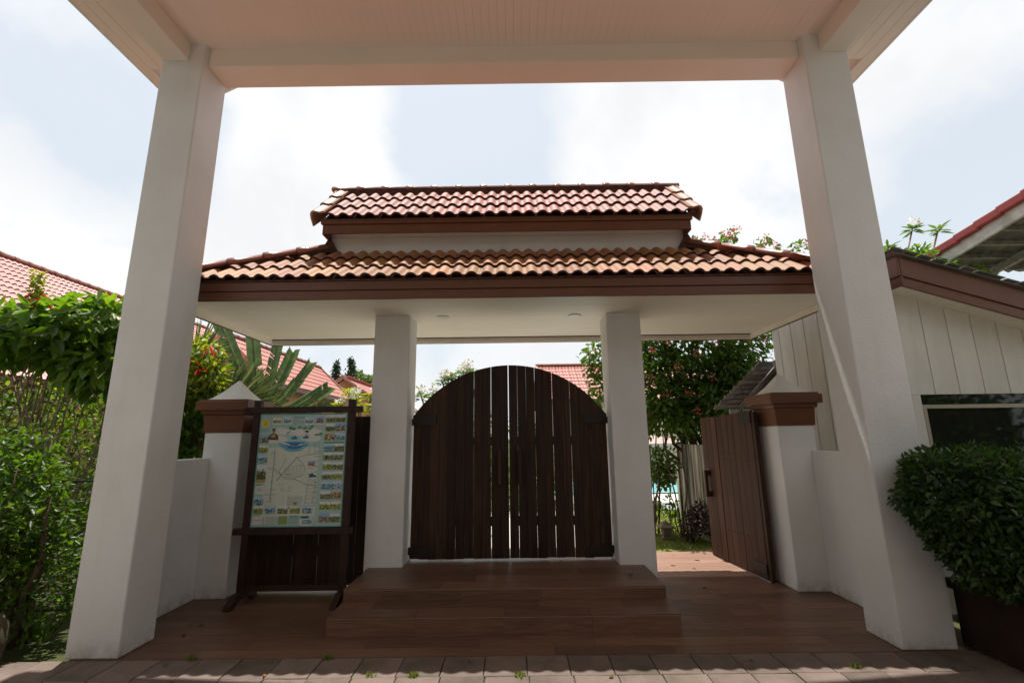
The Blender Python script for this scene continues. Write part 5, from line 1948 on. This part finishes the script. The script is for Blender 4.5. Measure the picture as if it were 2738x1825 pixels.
# ================================================================== POOL GARDEN seen through the side gate
struct(box('grey_step', 'graystep', None, .8, 14, 10.985, 11.79, -.2, .0))
struct(box('pool_deck', 'pooldeck', None, .8, 14, 11.795, 13.6, -.2, .03))
struct(box('pool_coping', 'planter', None, .8, 14, 13.605, 13.75, -.2, .045))
struct(box('pool_water', 'water', None, .8, 14, 13.755, 18.4, -.4, -.03))
struct(box('far_pool_deck', 'pooldeck', None, .8, 14, 18.405, 20.5, -.2, .03))
ps = thing('parasol', (5.35, 16.6, 0), 'pale pink parasol shading the pool edge', 'parasol')
ps.location = (5.35, 18.9, 0)
MB().tube([(5.35, 18.9, .03), (5.35, 18.9, 2.05)], .025, 8).build('pole', 'post', ps)
n = 8
vs_ = [(5.35, 18.9, 1.72)]
for k in range(n):
    a = 2 * math.pi * (k + .5) / n
    vs_.append((5.35 + 1.55 * math.cos(a), 18.9 + 1.55 * math.sin(a), 1.35))
for k in range(n):
    a = 2 * math.pi * (k + .5) / n
    vs_.append((5.35 + 1.55 * math.cos(a), 18.9 + 1.55 * math.sin(a), 1.20))
fs_ = [(0, 1 + k, 1 + (k + 1) % n) for k in range(n)] + [(1 + k, 1 + n + k, 1 + n + (k + 1) % n, 1 + (k + 1) % n) for k in range(n)]
MB().add(vs_, fs_).build('canopy', 'parasol', ps)
for k in range(n):
    a = 2 * math.pi * (k + .5) / n
    MB().tube([(5.35, 18.9, 1.66), (5.35 + 1.5 * math.cos(a), 18.9 + 1.5 * math.sin(a), 1.33)], .008, 4).build('rib', 'post', ps)
sw = thing('stained_wall', (3.05, 8.0, 0), 'rain-stained white boundary wall beyond the open side gate', 'wall')
box('wall_panel', 'stained', sw, 2.99, 3.09, 7.05, 8.72, -.1, 1.46, bevel=.006)
box('wall_post', 'stained', sw, 2.955, 3.10, 8.722, 8.84, -.1, 1.50)

# grass blades on the near lawn and weeds in the paving joints
gg = np.random.default_rng(5)


def blades(n, lo, hi, h, seed):
    g_ = np.random.default_rng(seed)
    P = np.array(lo) + g_.random((n, 3)) * (np.array(hi) - np.array(lo))
    D = g_.normal(size=(n, 3)) * .45 + np.array([0, 0, 1.])
    N = g_.normal(size=(n, 3))
    return leaf_geo(P, D, N, h * (.5 + g_.random(n)), .009 + .004 * g_.random(n), .1, .2, (.2, .6))


V, F = blades(9000, (1.8, 7.25, -.025), (4.0, 10.9, -.02), .045, 1)
tag(link('lawn_grass', quick_mesh('lawn_grass', V, F), 'grass'), 'short lawn grass seen through the side gate', 'grass', kind='stuff')
for (x, y, n_, lab) in ((-2.45, 3.90, 40, 'tuft of weeds where the deck meets the paving, nearest the left column'), (-1.42, 3.895, 36, 'tuft of weeds at the deck edge left of the steps'), (-.72, 3.60, 46, 'dry sunlit grass tuft in the paving joint left of centre'),
                        (-1.02, 3.62, 20, 'tiny green weed in a paving joint, second from the left in the sun strip'), (.02, 3.60, 34, 'green weed in the sunlit paving joint in front of the steps'), (2.38, 3.66, 22, 'tiny weed in the sun strip near the right column')):
    V, F = blades(n_, (x - .035, y - .02, -.004), (x + .03, y + .015, .0), .032, int(abs(x) * 100))
    tag(link('weed_tuft', quick_mesh('weed_tuft', V, F), 'grass'), lab, 'weed', 'weeds in the paving joints')
# fallen leaves
LIT = [(-2.6, 3.80, 'left of the sun strip near the left column'), (-1.75, 3.62, 'in the sun strip left of the steps'), (-.35, 3.83, 'at the deck edge, front left of the steps'), (.62, 3.55, 'on sunlit stones, front right of the steps'), (1.72, 3.78, 'in the shade right of the steps'), (2.72, 3.84, 'at the foot of the right column')]
for i, (x, y, lab) in enumerate(LIT):
    V, F = leaf_geo(np.array([[x, y, .004]]), np.array([[math.cos(i * 2.3), math.sin(i * 2.3), .05]]), np.array([[0, .1, 1.]]), .045, .022, .15, .0)
    tag(link('fallen_leaf', quick_mesh('fallen_leaf', V, F), 'litter'), 'dry leaf on the paving ' + lab, 'leaf', 'dry leaves on the paving')
for i, (x, y, z, lab) in enumerate(((-2.85, 4.55, .002, 'brown fallen leaf on the deck beside the left low wall'), (-2.80, 4.30, .002, 'brown fallen leaf on the deck near the left column base'), (1.16, 5.02, .264, 'dark fallen leaf on the top step by the right pillar'),
                                    (1.95, 6.35, .002, 'fallen leaf on the sunlit deck inside the open gate'), (2.2, 6.15, .002, 'fallen leaf at the shadow edge inside the open gate'), (2.05, 5.45, .002, 'fallen leaf on the shaded deck beside the steps'),
                                    (2.35, 6.6, .002, 'fallen leaf on the sunlit deck close to the open gate'))):
    V, F = leaf_geo(np.array([[x, y, z]]), np.array([[math.cos(i * 2.), math.sin(i * 2.), .03]]), np.array([[0, .1, 1.]]), .075, .035, .12, .0)
    tag(link('fallen_leaf', quick_mesh('fallen_leaf', V, F), 'litter'), lab, 'leaf', 'fallen leaves on the deck')
